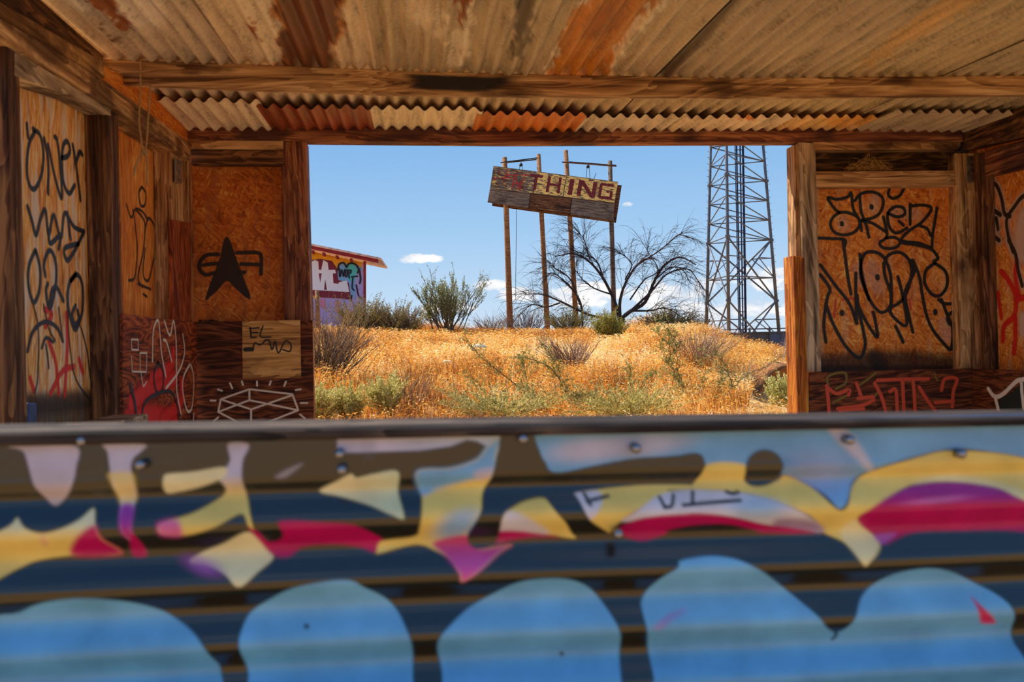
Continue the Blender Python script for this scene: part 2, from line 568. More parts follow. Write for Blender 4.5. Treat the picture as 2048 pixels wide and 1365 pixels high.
def ribbon(mb_v, mb_f, mb_a, pts, nrm, w):
    """flat stroke with a bright middle line and round ends"""
    P = np.array(pts, float)
    n = np.array(nrm, float)
    m = len(P)
    T = np.gradient(P, axis=0) if m > 2 else np.repeat((P[1] - P[0])[None], m, 0)
    T /= np.maximum(np.linalg.norm(T, axis=1, keepdims=True), 1e-9)
    S = np.cross(n, T)
    b = len(mb_v)
    for i in range(m):
        mb_v += [tuple(P[i] - S[i] * w / 2), tuple(P[i]), tuple(P[i] + S[i] * w / 2)]
        mb_a += [0.0, 1.0, 0.0]
    for i in range(m - 1):
        k = b + i * 3
        mb_f += [(k, k + 1, k + 4, k + 3), (k + 1, k + 2, k + 5, k + 4)]
    for end, sgn in ((0, -1), (m - 1, 1)):
        c = b + end * 3 + 1
        k = len(mb_v)
        q = 6
        for j in range(q + 1):
            t = math.pi * j / q
            mb_v.append(tuple(P[end] + (S[end] * math.cos(t) + T[end] * sgn * math.sin(t)) * w / 2))
            mb_a.append(0.0)
        for j in range(q):
            mb_f.append((c, k + j, k + j + 1))

def spray(name, parent, plane, strokes, mat, off=0.0015, label=None, n=6):
    """strokes: (points in pixels, width in pixels); each lies on the plane, its width measured there in metres"""
    V, Fc, A = [], [], []
    for q, (pts, w) in enumerate(strokes):
        pp = catmull(pts, n) if len(pts) > 2 else np.array(pts, float)
        P = [plane.at(x, y, off + q * 0.00004) for x, y in pp]
        depth = sum((p - CAM).dot(_f) for p in P) / len(P)
        ribbon(V, Fc, A, P, plane.n, w * depth / F)
    return paint_mesh(name, parent, V, Fc, A, mat, label)

def paint_mesh(name, parent, V, Fc, A, mat, label=None):
    M = wm(parent) if parent is not None else Matrix.Identity(4)
    # oriented like the panel that carries it
    R = M.to_quaternion().to_matrix().to_4x4()
    c = Vector(np.mean(np.array(V), 0))
    T = Matrix.Translation(c) @ R
    Ti = np.array(T.inverted())
    L = np.array(V) @ Ti[:3, :3].T + Ti[:3, 3]
    me = bpy.data.meshes.new(name)
    me.from_pydata(L.tolist(), [], Fc)
    at = me.attributes.new('a', 'FLOAT', 'POINT')
    at.data.foreach_set('value', np.array(A, np.float32))
    me.materials.append(MATS[mat])
    o = put(bpy.data.objects.new(name, me), parent, T)
    if label: o['label'] = label
    return o

def fill(name, parent, plane, polys, mat, off=0.0012, label=None, smooth=True, rim=0.25):
    """filled areas of paint, a soft rim towards their outline"""
    V, Fc, A = [], [], []
    for q, pts in enumerate(polys):
        pp = catmull(pts, 5, True) if smooth else np.array(pts, float)
        c = pp.mean(0)
        inner = c + (pp - c) * (1 - rim)
        b = len(V)
        m = len(pp)
        for ring, a in ((pp, 0.0), (inner, 1.0)):
            for x, y in ring:
                V.append(tuple(plane.at(x, y, off + q * 0.00006)))
                A.append(a)
        for i in range(m):
            j = (i + 1) % m
            Fc.append((b + i, b + j, b + m + j, b + m + i))
        Fc.append(tuple(b + m + i for i in range(m)))
    return paint_mesh(name, parent, V, Fc, A, mat, label)

def Q(pts, s, ox=0, oy=0):
    """points read off an enlarged crop: scale and corner of the crop"""
    return [(ox + x / s, oy + y / s) for x, y in pts]

# ------------------------------------------------------------------ ground and hill
YB = 4.70          # inner face of the back wall's posts
Y1 = 3.70          # roof beam
RIDGE_Y = 26.0
_rp = [pY(RIDGE_Y).at(x, y) for x, y in ((300, 676), (600, 672), (700, 670), (850, 668), (1000, 672), (1100, 676), (1200, 670), (1300, 656), (1380, 660), (1440, 684), (1500, 704), (1600, 730), (1800, 760))]
_rx = np.array([p.x for p in _rp]); _rz = np.array([p.z for p in _rp])

def fbm(x, y, seed=0, octaves=4):
    out = 0.0
    a = 1.0
    for k in range(octaves):
        s = 1.7 ** k
        out = out + a * np.sin(x * 1.31 * s + 1.9 * k + seed + 1.3 * np.sin(y * 0.77 * s + k)) * np.cos(y * 1.17 * s - 0.7 * k + seed * 1.7 + 1.1 * np.sin(x * 0.9 * s))
        a *= 0.55
    return out

def hgt(X, Y):
    X = np.asarray(X, float); Y = np.asarray(Y, float)
    # the ridge spreads with distance from the shack, as the slope fans out
    Xs = X * (RIDGE_Y / np.clip(Y, 9.0, RIDGE_Y + 12)) ** 0.85
    zr = np.interp(Xs, _rx, _rz)
    t = np.clip((Y - 5.6) / (RIDGE_Y - 5.6), 0, 1)
    z0 = 0.42
    z = z0 + (zr - z0) * t ** 0.85
    near = np.clip((Y - 4.9) / 0.9, 0, 1)
    z = z * near
    beyond = np.clip((Y - RIDGE_Y) / 16.0, 0, 1)
    z = z * (1 - beyond) + 0.1 * beyond * (3 - 2 * beyond)
    bumps = 0.05 * fbm(X * 0.9, Y * 0.9, 2.0) * np.clip((Y - 6.5) / 4, 0, 1)
    x0 = 4.55
    dip = 0.36 * np.where(X < x0, np.exp(-((X - x0) / 0.75) ** 2), np.exp(-((X - x0) / 4.0) ** 2)) * np.clip((Y - 7.6) / 1.8, 0, 1) * np.clip((12.15 - Y) / 0.35, 0, 1)
    z = z - dip
    far = np.clip((np.abs(X) - 40) / 20, 0, 1)
    return (z + bumps) * (1 - far) + 0.1 * far

def ground_mats():
    m, g, b, _ = newmat('ground_soil')
    tc = g.n('ShaderNodeTexCoord')
    n = g.n('ShaderNodeTexNoise', i_Scale=1.3, i_Detail=8.0, i_Roughness=0.65)
    g.l(tc.outputs['Object'], n.inputs['Vector'])
    n2 = g.n('ShaderNodeTexNoise', i_Scale=22.0, i_Detail=5.0)
    g.l(tc.outputs['Object'], n2.inputs['Vector'])
    f = g.math('ADD', g.math('MULTIPLY', n.outputs[0], 0.5), g.math('MULTIPLY', n2.outputs[0], 0.5))
    g.l(g.ramp(f, [(0.3, lin((150, 104, 58))), (0.5, lin((196, 148, 90))), (0.7, lin((222, 186, 130)))]), b.inputs['Base Color'])
    b.inputs['Roughness'].default_value = 0.95
    b.inputs['Specular IOR Level'].default_value = 0.1
    bump(g, b, f, 0.5, 0.03)
    m, g, b, _ = newmat('bank_soil')
    tc = g.n('ShaderNodeTexCoord')
    mp = g.n('ShaderNodeMapping'); mp.inputs['Scale'].default_value = (5, 5, 3)
    g.l(tc.outputs['Object'], mp.inputs[0])
    n = g.n('ShaderNodeTexNoise', i_Scale=2.0, i_Detail=8.0, i_Roughness=0.7)
    g.l(mp.outputs[0], n.inputs['Vector'])
    g.l(g.ramp(n.outputs[0], [(0.3, lin((112, 66, 34))), (0.5, lin((164, 104, 56))), (0.7, lin((206, 148, 90)))]), b.inputs['Base Color'])
    b.inputs['Roughness'].default_value = 0.95
    bump(g, b, n.outputs[0], 0.8, 0.05)
    m, g, b, _ = newmat('floor_dust')
    tc = g.n('ShaderNodeTexCoord')
    n = g.n('ShaderNodeTexNoise', i_Scale=5.0, i_Detail=7.0)
    g.l(tc.outputs['Object'], n.inputs['Vector'])
    g.l(g.ramp(n.outputs[0], [(0.3, lin((196, 166, 128))), (0.7, lin((232, 208, 172)))]), b.inputs['Base Color'])
    b.inputs['Roughness'].default_value = 0.95
ground_mats()

def grid_mesh(name, xs, ys, zf, mat, parent=None, colf=None):
    XX, YY = np.meshgrid(xs, ys)
    ZZ = zf(XX, YY)
    V = np.stack([XX, YY, ZZ], -1).reshape(-1, 3)
    nx, ny = len(xs), len(ys)
    idx = np.arange(nx * ny).reshape(ny, nx)
    Fq = np.stack([idx[:-1, :-1], idx[:-1, 1:], idx[1:, 1:], idx[1:, :-1]], -1).reshape(-1, 4)
    me = bpy.data.meshes.new(name)
    fast_mesh(me, V, Fq)
    me.polygons.foreach_set('use_smooth', np.ones(len(me.polygons), bool))
    me.materials.append(MATS[mat])
    if colf is not None:
        set_col(me, colf(V))
    return put(bpy.data.objects.new(name, me), parent)

def fast_mesh(me, V, Fq):
    Fq = np.asarray(Fq)
    n, k = Fq.shape
    me.vertices.add(len(V))
    me.vertices.foreach_set('co', np.asarray(V, np.float32).ravel())
    me.loops.add(n * k)
    me.loops.foreach_set('vertex_index', Fq.astype(np.int32).ravel())
    me.polygons.add(n)
    me.polygons.foreach_set('loop_start', np.arange(0, n * k, k, dtype=np.int32))
    me.update(calc_edges=True)
    me.validate()

def set_col(me, C):
    at = me.color_attributes.new('paint', 'FLOAT_COLOR', 'POINT')
    c = np.ones((len(C), 4), np.float32)
    c[:, :3] = C[:, :3]
    at.data.foreach_set('color', c.ravel())

def spaced(a, b, fine0, fine1, step, coarse):
    return np.unique(np.concatenate([np.arange(a, fine0, coarse), np.arange(fine0, fine1, step), np.arange(fine1, b + coarse, coarse)]))
ground = grid_mesh('ground', spaced(-160, 160, -16, 24, 0.35, 8), spaced(-120, 260, 4.5, 40, 0.35, 8), lambda X, Y: hgt(X, Y) - 0.02, 'ground_soil')
tag(ground, 'dry sandy ground rising to a low hill behind the shack', 'ground', kind='structure')

# eroded bank in the slope's right flank
def bank():
    top = catmull([(1496, 806), (1512, 782), (1530, 760), (1552, 740), (1578, 734), (1612, 742), (1660, 748), (1740, 770)], 6)
    pl = pY(12.0)
    rows = []
    nv = 12
    for i, (x, y) in enumerate(top):
        T = pl.at(x, y)
        zb = float(hgt(T.x, 11.3)) - 0.12
        col = []
        for k in range(nv + 1):
            t = k / nv
            z = zb + (T.z - zb) * t
            dep = 0.35 * math.sin(math.pi * t) ** 0.8 * (1 - 0.3 * t) + 0.07 * float(fbm(T.x * 6, z * 8, 5.0))
            col.append((T.x, 12.0 - 0.15 * (1 - t) + dep - 0.1 * t, z))
        for k, (dy, dz) in enumerate(((0.12, 0.05), (0.5, 0.06), (1.2, 0.0), (2.4, -0.1), (3.6, -0.35))):
            yy = 12.0 + dy
            zt = max(T.z + dz, float(hgt(T.x, yy)) - 0.03) if k < 3 else float(hgt(T.x, yy)) + (0.04 if k == 3 else -0.1)
            col.append((T.x, yy, zt))
        rows.append(col)
    mb = MB()
    m = len(rows[0])
    mb.add([p for r in rows for p in r], [(i * m + k, (i + 1) * m + k, (i + 1) * m + k + 1, i * m + k + 1) for i in range(len(rows) - 1) for k in range(m - 1)])
    return mb.build('dirt_bank', MATS['bank_soil'], ground, True)
bank()['label'] = 'eroded brown dirt bank'

# ------------------------------------------------------------------ the shack: inner faces of left and right walls
BACK = pY(YB)                 # face of the back wall's studs
BACKP = pY(YB + 0.085)        # sheathing behind the studs
XL = BACK.at(392, 700).x      # face of the left wall's studs
XR = BACK.at(1941, 700).x
LEFT, LEFTP = pX(XL), pX(XL - 0.085)
RIGHT, RIGHTP = pX(XR), pX(XR + 0.085)

floor = MB()
floor.box(((XL + XR) / 2, 3.0, 0.02), XR - XL + 0.5, 3.7, 0.04)
floor = floor.build('floor', MATS['floor_dust'])
tag(floor, 'pale dusty floor of the open shack', 'floor', kind='structure')

wall_back = empty('wall_back', ((XL + XR) / 2, YB, 0), 'back wall of the shack with a wide unglazed window opening', 'wall', kind='structure')
wall_left = empty('wall_left', (XL, 3.4, 0), 'left wall of chipboard panels between weathered studs', 'wall', kind='structure')
wall_right = empty('wall_right', (XR, 4.2, 0), 'right wall with orange chipboard and red spray paint', 'wall', kind='structure')

M_ = MATS
# --- back wall
slab('top_plate', [(372, 250), (1000, 252), (1926, 253), (1926, 283), (1000, 286), (372, 280)], BACK, 0.09, M_['wood_stained'], wall_back, off=0.006, along=(1, 0, 0))
slab('plate', [(372, 280), (566, 281), (566, 299), (372, 298)], BACK, 0.09, M_['wood_brown'], wall_back)
slab('header_board', [(380, 298), (566, 300), (568, 330), (382, 329)], BACK, 0.06, M_['wood_dark'], wall_back, off=-0.012)
o_left = slab('osb_panel', [(340, 300), (600, 300), (604, 690), (340, 690)], BACKP, 0.012, M_['osb_brown'], wall_back, 0.001)
slab('jamb_stud', [(562, 281), (586, 281), (592, 646), (568, 646)], BACK, 0.085, M_['wood_stained'], wall_back, off=-0.02)
slab('jamb_post', [(584, 282), (612, 283), (622, 646), (592, 646)], BACK, 0.115, M_['wood_stained'], wall_back)
slab('jamb_post', [(592, 640), (622, 640), (627, 900), (597, 900)], BACK, 0.115, M_['wood_orange'], wall_back)
slab('lower_stud', [(396, 640), (430, 640), (430, 1000), (396, 1000)], BACK, 0.085, M_['wood_dark'], wall_back)
p_low = slab('plywood_panel', [(388, 644), (625, 641), (630, 1050), (388, 1050)], BACK, 0.012, M_['plywood_dark'], wall_back, 0.001, off=0.016, along=(1, 0, 0))
p_patch = slab('wood_patch', [(484, 643), (600, 640), (602, 756), (485, 758)], BACK, 0.012, M_['wood_patch'], wall_back, 0.002, off=0.03, along=(1, 0, 0))
p_patch['label'] = 'square of bare grained plywood'
slab('window_sill', [(600, 880), (1622, 862), (1622, 900), (600, 918)], BACK, 0.14, M_['wood_brown'], wall_back, off=0.01)
slab('apron_panel', [(600, 915), (1622, 897), (1622, 1120), (600, 1120)], BACK, 0.012, M_['plywood_dark'], wall_back)
# right of the opening
slab('jamb_post', [(1598, 284), (1631, 286), (1643, 744), (1611, 744)], BACK, 0.115, M_['wood_grey'], wall_back)
slab('jamb_board', [(1589, 289), (1600, 289), (1612, 900), (1598, 900)], pY(YB + 0.02), 0.11, M_['wood_brown'], wall_back)
slab('jamb_board', [(1586, 511), (1609, 516), (1620, 905), (1597, 905)], BACK, 0.13, M_['wood_orange'], wall_back, off=0.012)
slab('ledge_plate', [(1626, 283), (1922, 283), (1919, 298), (1630, 300)], BACK, 0.10, M_['wood_brown'], wall_back)
slab('plywood_strip', [(1622, 290), (1950, 290), (1950, 350), (1622, 350)], BACKP, 0.012, M_['plywood_char'], wall_back, 0.001)
slab('cross_board', [(1631, 343), (1922, 341), (1921, 372), (1632, 374)], BACK, 0.085, M_['wood_brown'], wall_back)
o_right = slab('osb_panel', [(1630, 345), (1965, 345), (1965, 770), (1634, 770)], BACKP, 0.012, M_['osb_orange'], wall_back, 0.001, off=0.014)
post_r = slab('corner_post', [(1911, 306), (1953, 306), (1964, 760), (1922, 760)], BACK, 0.085, M_['wood_brown'], wall_back, off=0.002)
p_lowr = slab('plywood_panel', [(1619, 746), (1946, 737), (1946, 1050), (1619, 1050)], BACK, 0.012, M_['plywood_dark'], wall_back, 0.001, off=0.018, along=(1, 0, 0))

def strap(parent, plane, px, bolts, off=0.008):
    """perforated steel strap nailed over a joint; its bolt heads belong to it"""
    o = slab('metal_strap', px, plane, 0.004, M_['steel_strap'], parent, 0.0008, off)
    mb = MB()
    for x, y in bolts:
        p = plane.at(x, y, off)
        mb.tube([p, p + plane.n * 0.006], 0.007, 8)
    b = mb.build('nail_heads', M_['screw'], o)
    b['kind'] = 'stuff'
    o['label'] = 'galvanised nail strap'
    return o
strap(wall_back, BACK, [(1933, 313), (1948, 311), (1950, 364), (1935, 366)], [(1941, 318), (1942, 340), (1943, 359)])

# --- left wall (runs away from the camera along its face)
def lpx(x, y, plane): return plane.at(x, y)
slab('gap_board', [(-60, -120), (70, -12), (207, 110), (207, 128), (20, 16), (-60, -40)], LEFT, 0.03, M_['wood_dark'], wall_left, off=-0.02, along=(0, 1, 0))  # added dark board standing in for the black gap below the roof's edge
slab('roof_plate', [(-60, -34), (20, 14), (207, 124), (210, 158), (20, 46), (-60, -2)], LEFT, 0.05, M_['wood_plate'], wall_left, off=0.004, along=(0, 1, 0))
slab('gable_board', [(200, 128), (300, 178), (388, 250), (388, 300), (240, 190), (200, 166)], LEFT, 0.012, M_['osb_deep'], wall_left, 0.001, off=-0.015, along=(0, 1, 0))
slab('wall_plate', [(-60, 0), (20, 47), (207, 159), (300, 226), (384, 288), (380, 322), (242, 224), (20, 84), (-60, 35)], LEFT, 0.11, M_['wood_brown'], wall_left, off=0.028, along=(0, 1, 0))
slab('nailer', [(30, 94), (172, 186), (222, 218), (222, 233), (170, 202), (30, 152)], LEFT, 0.085, M_['wood_grey'], wall_left, off=0.002, along=(0, 1, 0))
l_osb1 = slab('osb_panel', [(36, 90), (205, 200), (205, 960), (36, 1020)], LEFTP, 0.012, M_['osb_left'], wall_left, 0.001, along=(0, 0, 1))
l_osb2 = slab('osb_panel', [(215, 215), (362, 315), (362, 700), (215, 720)], LEFTP, 0.012, M_['osb_deep'], wall_left, 0.001, along=(0, 0, 1))

def stud(x0, x1, x2, y0, mat, name='stud'):
    """2x4 upright standing on the sheathing: x0 left rim of its front side, x1 its inner corner, x2 the far rim of its inner side"""
    a = LEFT.at(x1, 500)
    b = LEFT.at(x2, 500)
    top = LEFT.at(x1, y0).z
    P = [(a.x, a.y, 0.04), (a.x, b.y, 0.04), (a.x, b.y, top), (a.x, a.y, top)]
    return slab3(name, P, 0.085, (1, 0, 0), mat, wall_left, 0.004)
stud(184, 222, 243, 222, M_['wood_dark'])
stud(0, 22, 48, 60, M_['wood_dark'])
stud(-60, -40, -22, 60, M_['wood_dark'])
lpost = slab('corner_post', [(342, 300), (384, 325), (388, 660), (346, 655)], LEFT, 0.085, M_['wood_brown'], wall_left, off=-0.004)
slab('corner_board', [(345, 440), (382, 446), (384, 655), (347, 648)], LEFT, 0.02, M_['plywood_red'], wall_left, off=0.004, along=(0, 0, 1))
strap(wall_left, LEFT, [(350, 316), (363, 322), (364, 368), (351, 366)], [(356, 324), (357, 344), (357, 362)], off=0.012)
l_low = slab('plywood_panel', [(246, 628), (394, 646), (394, 1010), (246, 1080)], LEFT, 0.012, M_['plywood_red'], wall_left, 0.001, off=0.012, along=(0, 1, 0))

# --- right wall
slab('gap_board', [(1900, 200), (2300, 60), (2300, 160), (1900, 290)], RIGHT, 0.03, M_['wood_dark'], wall_right, off=-0.05, along=(0, 1, 0))  # added dark board closing a gap that let sky show through
slab('wall_plate', [(1922, 254), (2240, 150), (2240, 225), (1922, 301)], RIGHT, 0.09, M_['wood_dark'], wall_right, off=0.01, along=(0, 1, 0))
slab('header_board', [(1950, 310), (2240, 222), (2240, 290), (1952, 359)], RIGHT, 0.05, M_['wood_stained'], wall_right, off=-0.02, along=(0, 1, 0))
r_osb = slab('osb_panel', [(1930, 300), (2240, 230), (2240, 830), (1930, 760)], RIGHTP, 0.012, M_['osb_orange'], wall_right, 0.001, off=0.012)
r_low = slab('plywood_panel', [(1944, 738), (2240, 748), (2240, 1250), (1944, 1050)], RIGHT, 0.012, M_['plywood_dark'], wall_right, 0.001, off=0.012, along=(0, 1, 0))
slab('corner_filler', [(1905, 235), (2010, 235), (2010, 330), (1905, 330)], BACKP, 0.02, M_['wood_dark'], wall_right)
slab('corner_stud', [(1952, 306), (1962, 306), (1972, 742), (1962, 742)], RIGHT, 0.08, M_['wood_dark'], wall_right, off=0.0)

# ------------------------------------------------------------------ graffiti on the walls
C1 = lambda p: Q(p, 3.1016)
C2 = lambda p: Q(p, 2.967, 0, 420)
C7 = lambda p: Q(p, 4.014, 1560, 160)
C8 = lambda p: Q(p, 3.592, 1560, 480)
# left wall, near panel
S = []
for p in ([(215, 820), (180, 900), (168, 1050), (185, 1150), (220, 1170), (260, 1080), (270, 950), (250, 840), (205, 800)], [(275, 860), (300, 1000), (300, 1200)],
          [(300, 900), (345, 1110), (385, 1230), (372, 1000), (355, 870), (340, 850)], [(385, 980), (420, 970), (436, 930), (420, 880), (395, 900), (385, 1000), (395, 1130), (430, 1200), (465, 1150)],
          [(452, 900), (470, 1000), (485, 1120), (500, 1240)], [(475, 1000), (495, 945), (512, 960)], [(168, 770), (175, 850)]):
    S.append((C1(p), 14))
for p in ([(165, -20), (190, 60), (215, 150), (240, 60), (270, 0), (290, 150), (320, 30), (362, 170), (385, 20), (440, 100), (500, 130)], [(400, 20), (420, 170)], [(500, 130), (440, 250), (400, 300), (385, 230), (470, 200)],
          [(210, 240), (175, 330), (170, 440), (200, 550), (235, 480), (240, 350), (215, 245)], [(270, 390), (262, 320), (295, 240), (330, 300), (335, 420), (310, 560), (290, 575), (275, 480), (285, 440)],
          [(295, 575), (310, 480), (340, 465), (378, 540)], [(450, 380), (410, 450), (405, 560), (430, 680), (455, 705), (490, 600), (490, 450), (460, 385), (420, 420)], [(450, 570), (430, 620), (445, 680), (470, 650), (462, 600)],
          [(290, 130), (300, 200), (360, 150), (350, 230)]):
    S.append((C2(p), 14))
spray('spray_tag', l_osb1, LEFTP, S, 'p_navy', label='dark blue looping letters')
spray('spray_tag', l_osb1, LEFTP, [(C2(p), w) for p, w in (([(395, 620), (400, 800), (385, 1100)], 34), ([(290, 780), (330, 900), (350, 1090)], 32), ([(470, 890), (490, 960)], 34), ([(180, 1000), (200, 1070)], 32),
      ([(265, 590), (310, 620), (270, 690)], 32), ([(440, 930), (370, 960), (300, 1090)], 30))], 'p_red', 0.0008, label='red spray fade')
spray('spray_tag', l_osb1, LEFTP, [(C2(p), 5.5) for p in ([(200, 560), (230, 720), (225, 1000), (205, 1090)], [(260, 560), (290, 700), (330, 780)], [(400, 550), (415, 800), (450, 1000), (535, 1130)], [(480, 690), (520, 850), (545, 1080)], [(350, 580), (375, 780)])]
      + [(C2([(165, 840), (200, 720), (270, 665), (340, 700), (375, 780)]), 12), (C2([(250, 820), (275, 760), (318, 785)]), 10), (C2([(275, 800), (285, 870), (292, 940)]), 7)], 'p_navy', 0.0022)
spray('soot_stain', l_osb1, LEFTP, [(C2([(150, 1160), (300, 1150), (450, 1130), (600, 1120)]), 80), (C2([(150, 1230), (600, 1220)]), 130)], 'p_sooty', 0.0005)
# left wall, far panel
S = [(C1([(880, 1160), (862, 1200), (875, 1275), (900, 1270), (906, 1200), (880, 1160)]), 9), (C1([(785, 1270), (815, 1350), (840, 1300), (880, 1310), (920, 1365)]), 8)]
for p in ([(790, 0), (805, 100), (815, 250), (800, 400), (765, 420)], [(810, 0), (860, 80), (850, 250), (820, 400), (845, 460)], [(860, 130), (880, 50), (915, 100), (918, 250), (905, 330), (880, 420), (850, 380), (862, 230)],
          [(925, 90), (958, 150), (965, 260)], [(940, 290), (920, 360), (940, 430), (985, 470), (1003, 400), (985, 320), (940, 290)], [(820, 440), (895, 472)], [(850, 500), (872, 515)]):
    S.append((C2(p), 8.5))
spray('spray_tag', l_osb2, LEFTP, S, 'p_burn', label='black looping letters')
# left lower plywood
pl = pX(XL + 0.012)
spray('spray_fade', l_low, pl, [(C2([(760, 1250), (900, 1220), (1040, 1260)]), 110), (C2([(780, 1150), (900, 1050), (1040, 1000)]), 95), (C2([(900, 1000), (1010, 930), (1030, 840)]), 60), (C2([(960, 1250), (1070, 1150), (1080, 1030)]), 70)], 'p_red', 0.0008, label='red spray fade')
spray('spray_tag', l_low, pl, [(C2(p), 8.5) for p in ([(905, 900), (910, 720), (938, 655), (950, 750), (960, 860), (985, 990)], [(975, 660), (1008, 745), (1030, 660), (1045, 780), (1048, 950), (1050, 1080), (1075, 1210)], [(1085, 740), (1095, 850), (1060, 960), (985, 1060)],
       [(1130, 910), (1090, 990), (1085, 1080), (1110, 1190), (1140, 1170), (1150, 1000), (1130, 910)], [(970, 770), (990, 790), (1020, 900)], [(1150, 1210), (1148, 1260)])]
      + [(C2(p), 5) for p in ([(780, 770), (782, 830)], [(782, 830), (822, 832)], [(820, 832), (820, 770)], [(820, 770), (780, 770)], [(780, 870), (785, 960)], [(785, 960), (868, 962)], [(868, 962), (872, 850)], [(872, 850), (830, 850)], [(830, 850), (832, 960)], [(835, 960), (850, 1045), (870, 1020)])], 'p_chalk', 0.002, label='white angular letters')
spray('spray_tag', l_low, pl, [(C2(p), 9.5) for p in ([(940, 905), (915, 980), (930, 1080), (965, 1070), (970, 960), (938, 905)], [(835, 1280), (860, 1150), (930, 1095), (1010, 1080), (1050, 1150), (1062, 1240)])] + [(C2([(775, 1040), (800, 1140), (815, 1260)]), 16)], 'p_navy', 0.003)
# back wall, left chipboard: arrowhead with two side bars
fill('spray_emblem', o_left, BACKP, [C2([(1345, 150), (1368, 180), (1400, 270), (1440, 380), (1492, 520), (1468, 528), (1400, 470), (1345, 425), (1290, 480), (1225, 538), (1214, 530), (1250, 420), (1300, 290), (1325, 180)])], 'p_burn', 0.001, rim=0.12, label='burnt brown arrowhead')
spray('spray_emblem', o_left, BACKP, [(C2(p), 11) for p in ([(1295, 263), (1225, 270), (1186, 310), (1186, 355), (1220, 385), (1270, 375)], [(1205, 328), (1290, 318)], [(1405, 255), (1530, 255), (1550, 290), (1548, 380)], [(1430, 322), (1535, 325)], [(1430, 372), (1450, 370)])], 'p_burn', 0.002)
# chalk box with rays
plb = pY(YB - 0.016)
box = ([(1310, 1125), (1480, 1065)], [(1480, 1065), (1735, 1095)], [(1735, 1095), (1770, 1190)], [(1770, 1190), (1585, 1262)], [(1310, 1125), (1295, 1200)], [(1295, 1200), (1440, 1275)], [(1310, 1125), (1490, 1185)], [(1490, 1185), (1735, 1100)],
       [(1490, 1185), (1490, 1280)], [(1480, 1065), (1480, 1130)], [(1480, 1130), (1295, 1200)], [(1480, 1130), (1770, 1190)])
rays = ([(1365, 1030), (1378, 1060)], [(1435, 1018), (1442, 1040)], [(1525, 1020), (1525, 1045)], [(1607, 1018), (1600, 1040)], [(1697, 1020), (1687, 1045)], [(1293, 1067), (1317, 1074)], [(1755, 1070), (1785, 1066)], [(1250, 1132), (1278, 1133)],
        [(1785, 1147), (1825, 1147)], [(1780, 1215), (1808, 1237)], [(1265, 1258), (1295, 1232)])
spray('chalk_drawing', p_low, plb, [(C2(p), 5) for p in box + rays], 'p_chalk', 0.002, label='white line drawing of an open box with rays')
plp = pY(YB - 0.03)
spray('pen_scrawl', p_patch, plp, [(C2(p), 4) for p in ([(1485, 700), (1490, 760)], [(1480, 705), (1537, 700)], [(1488, 730), (1530, 728)], [(1490, 758), (1520, 757)], [(1560, 690), (1545, 752), (1607, 755)],
      [(1500, 835), (1512, 790), (1545, 802), (1590, 770), (1615, 830), (1632, 780), (1652, 850), (1692, 780), (1726, 800), (1720, 840), (1680, 830)])] + [(C2([(1455, 830), (1495, 828)]), 11)], 'p_pen', 0.001, label='thin black scrawl reading EL')
# back wall, right chipboard
S7 = ([(570, 905), (540, 940), (460, 960), (385, 945), (420, 1010), (470, 1060), (540, 1065), (620, 1100), (640, 1160), (600, 1220), (520, 1245), (440, 1225), (405, 1160), (430, 1100), (480, 1065)],
      [(575, 920), (590, 1040), (640, 1130), (655, 1210)], [(640, 930), (650, 1050), (690, 1160), (715, 1265)], [(600, 970), (650, 915), (740, 900), (810, 930), (830, 990), (800, 1070), (740, 1110), (650, 1130), (740, 1150), (850, 1220)],
      [(880, 870), (870, 920), (905, 952), (960, 930), (990, 880), (1005, 858)], [(865, 1070), (940, 1100), (1000, 1080), (992, 1030), (930, 1018), (872, 1060), (865, 1130), (890, 1200), (940, 1230), (1020, 1190)], [(955, 1135), (992, 1168)],
      [(1045, 1000), (1045, 1160)], [(1045, 1015), (1130, 1005), (1210, 1020), (1200, 1070), (1130, 1150), (1040, 1210), (975, 1290), (1110, 1310), (1215, 1350)], [(1120, 1170), (1180, 1195), (1210, 1250)], [(1260, 1030), (1242, 1150), (1225, 1250), (1220, 1360)],
      [(830, 1100), (860, 1250), (800, 1310), (840, 1352), (930, 1345), (965, 1300), (920, 1265), (850, 1270)], [(305, 1270), (415, 1275), (522, 1285), (515, 1350)])
S8 = ([(452, 0), (470, 130), (490, 280), (510, 390)], [(290, 180), (400, 330), (500, 460), (550, 600)], [(545, 240), (545, 400), (552, 600)], [(290, 250), (358, 350), (340, 420), (315, 600), (330, 735)],
      [(330, 460), (380, 600), (470, 760), (570, 850), (612, 760), (600, 660), (565, 500), (555, 400)], [(575, 105), (590, 250), (640, 420), (720, 520), (790, 480), (800, 350), (790, 230), (740, 120), (660, 85), (600, 115), (580, 250), (640, 430)],
      [(560, 470), (620, 590), (700, 700), (680, 560), (670, 520)], [(745, 170), (755, 260), (800, 400), (790, 520)], [(750, 170), (780, 110), (860, 90), (930, 150), (945, 250), (910, 380), (860, 450), (790, 500), (830, 570), (910, 612), (885, 420), (848, 265)],
      [(940, 150), (965, 230), (900, 380), (930, 560), (955, 665)], [(955, 145), (1000, 260), (1020, 380), (1050, 530), (1100, 650), (1200, 770), (1230, 780), (1242, 650), (1210, 560), (1160, 430)],
      [(1110, 170), (1050, 220), (1040, 310), (1090, 390), (1150, 400), (1200, 330), (1190, 230), (1110, 165)], [(1140, 430), (1190, 460), (1300, 460), (1215, 540), (1215, 600), (1300, 640)], [(830, 620), (860, 680), (885, 735)],
      [(870, 20), (1000, 40), (1090, 70), (1135, 130), (1105, 155)])
pr = pY(YB + 0.085 - 0.014)
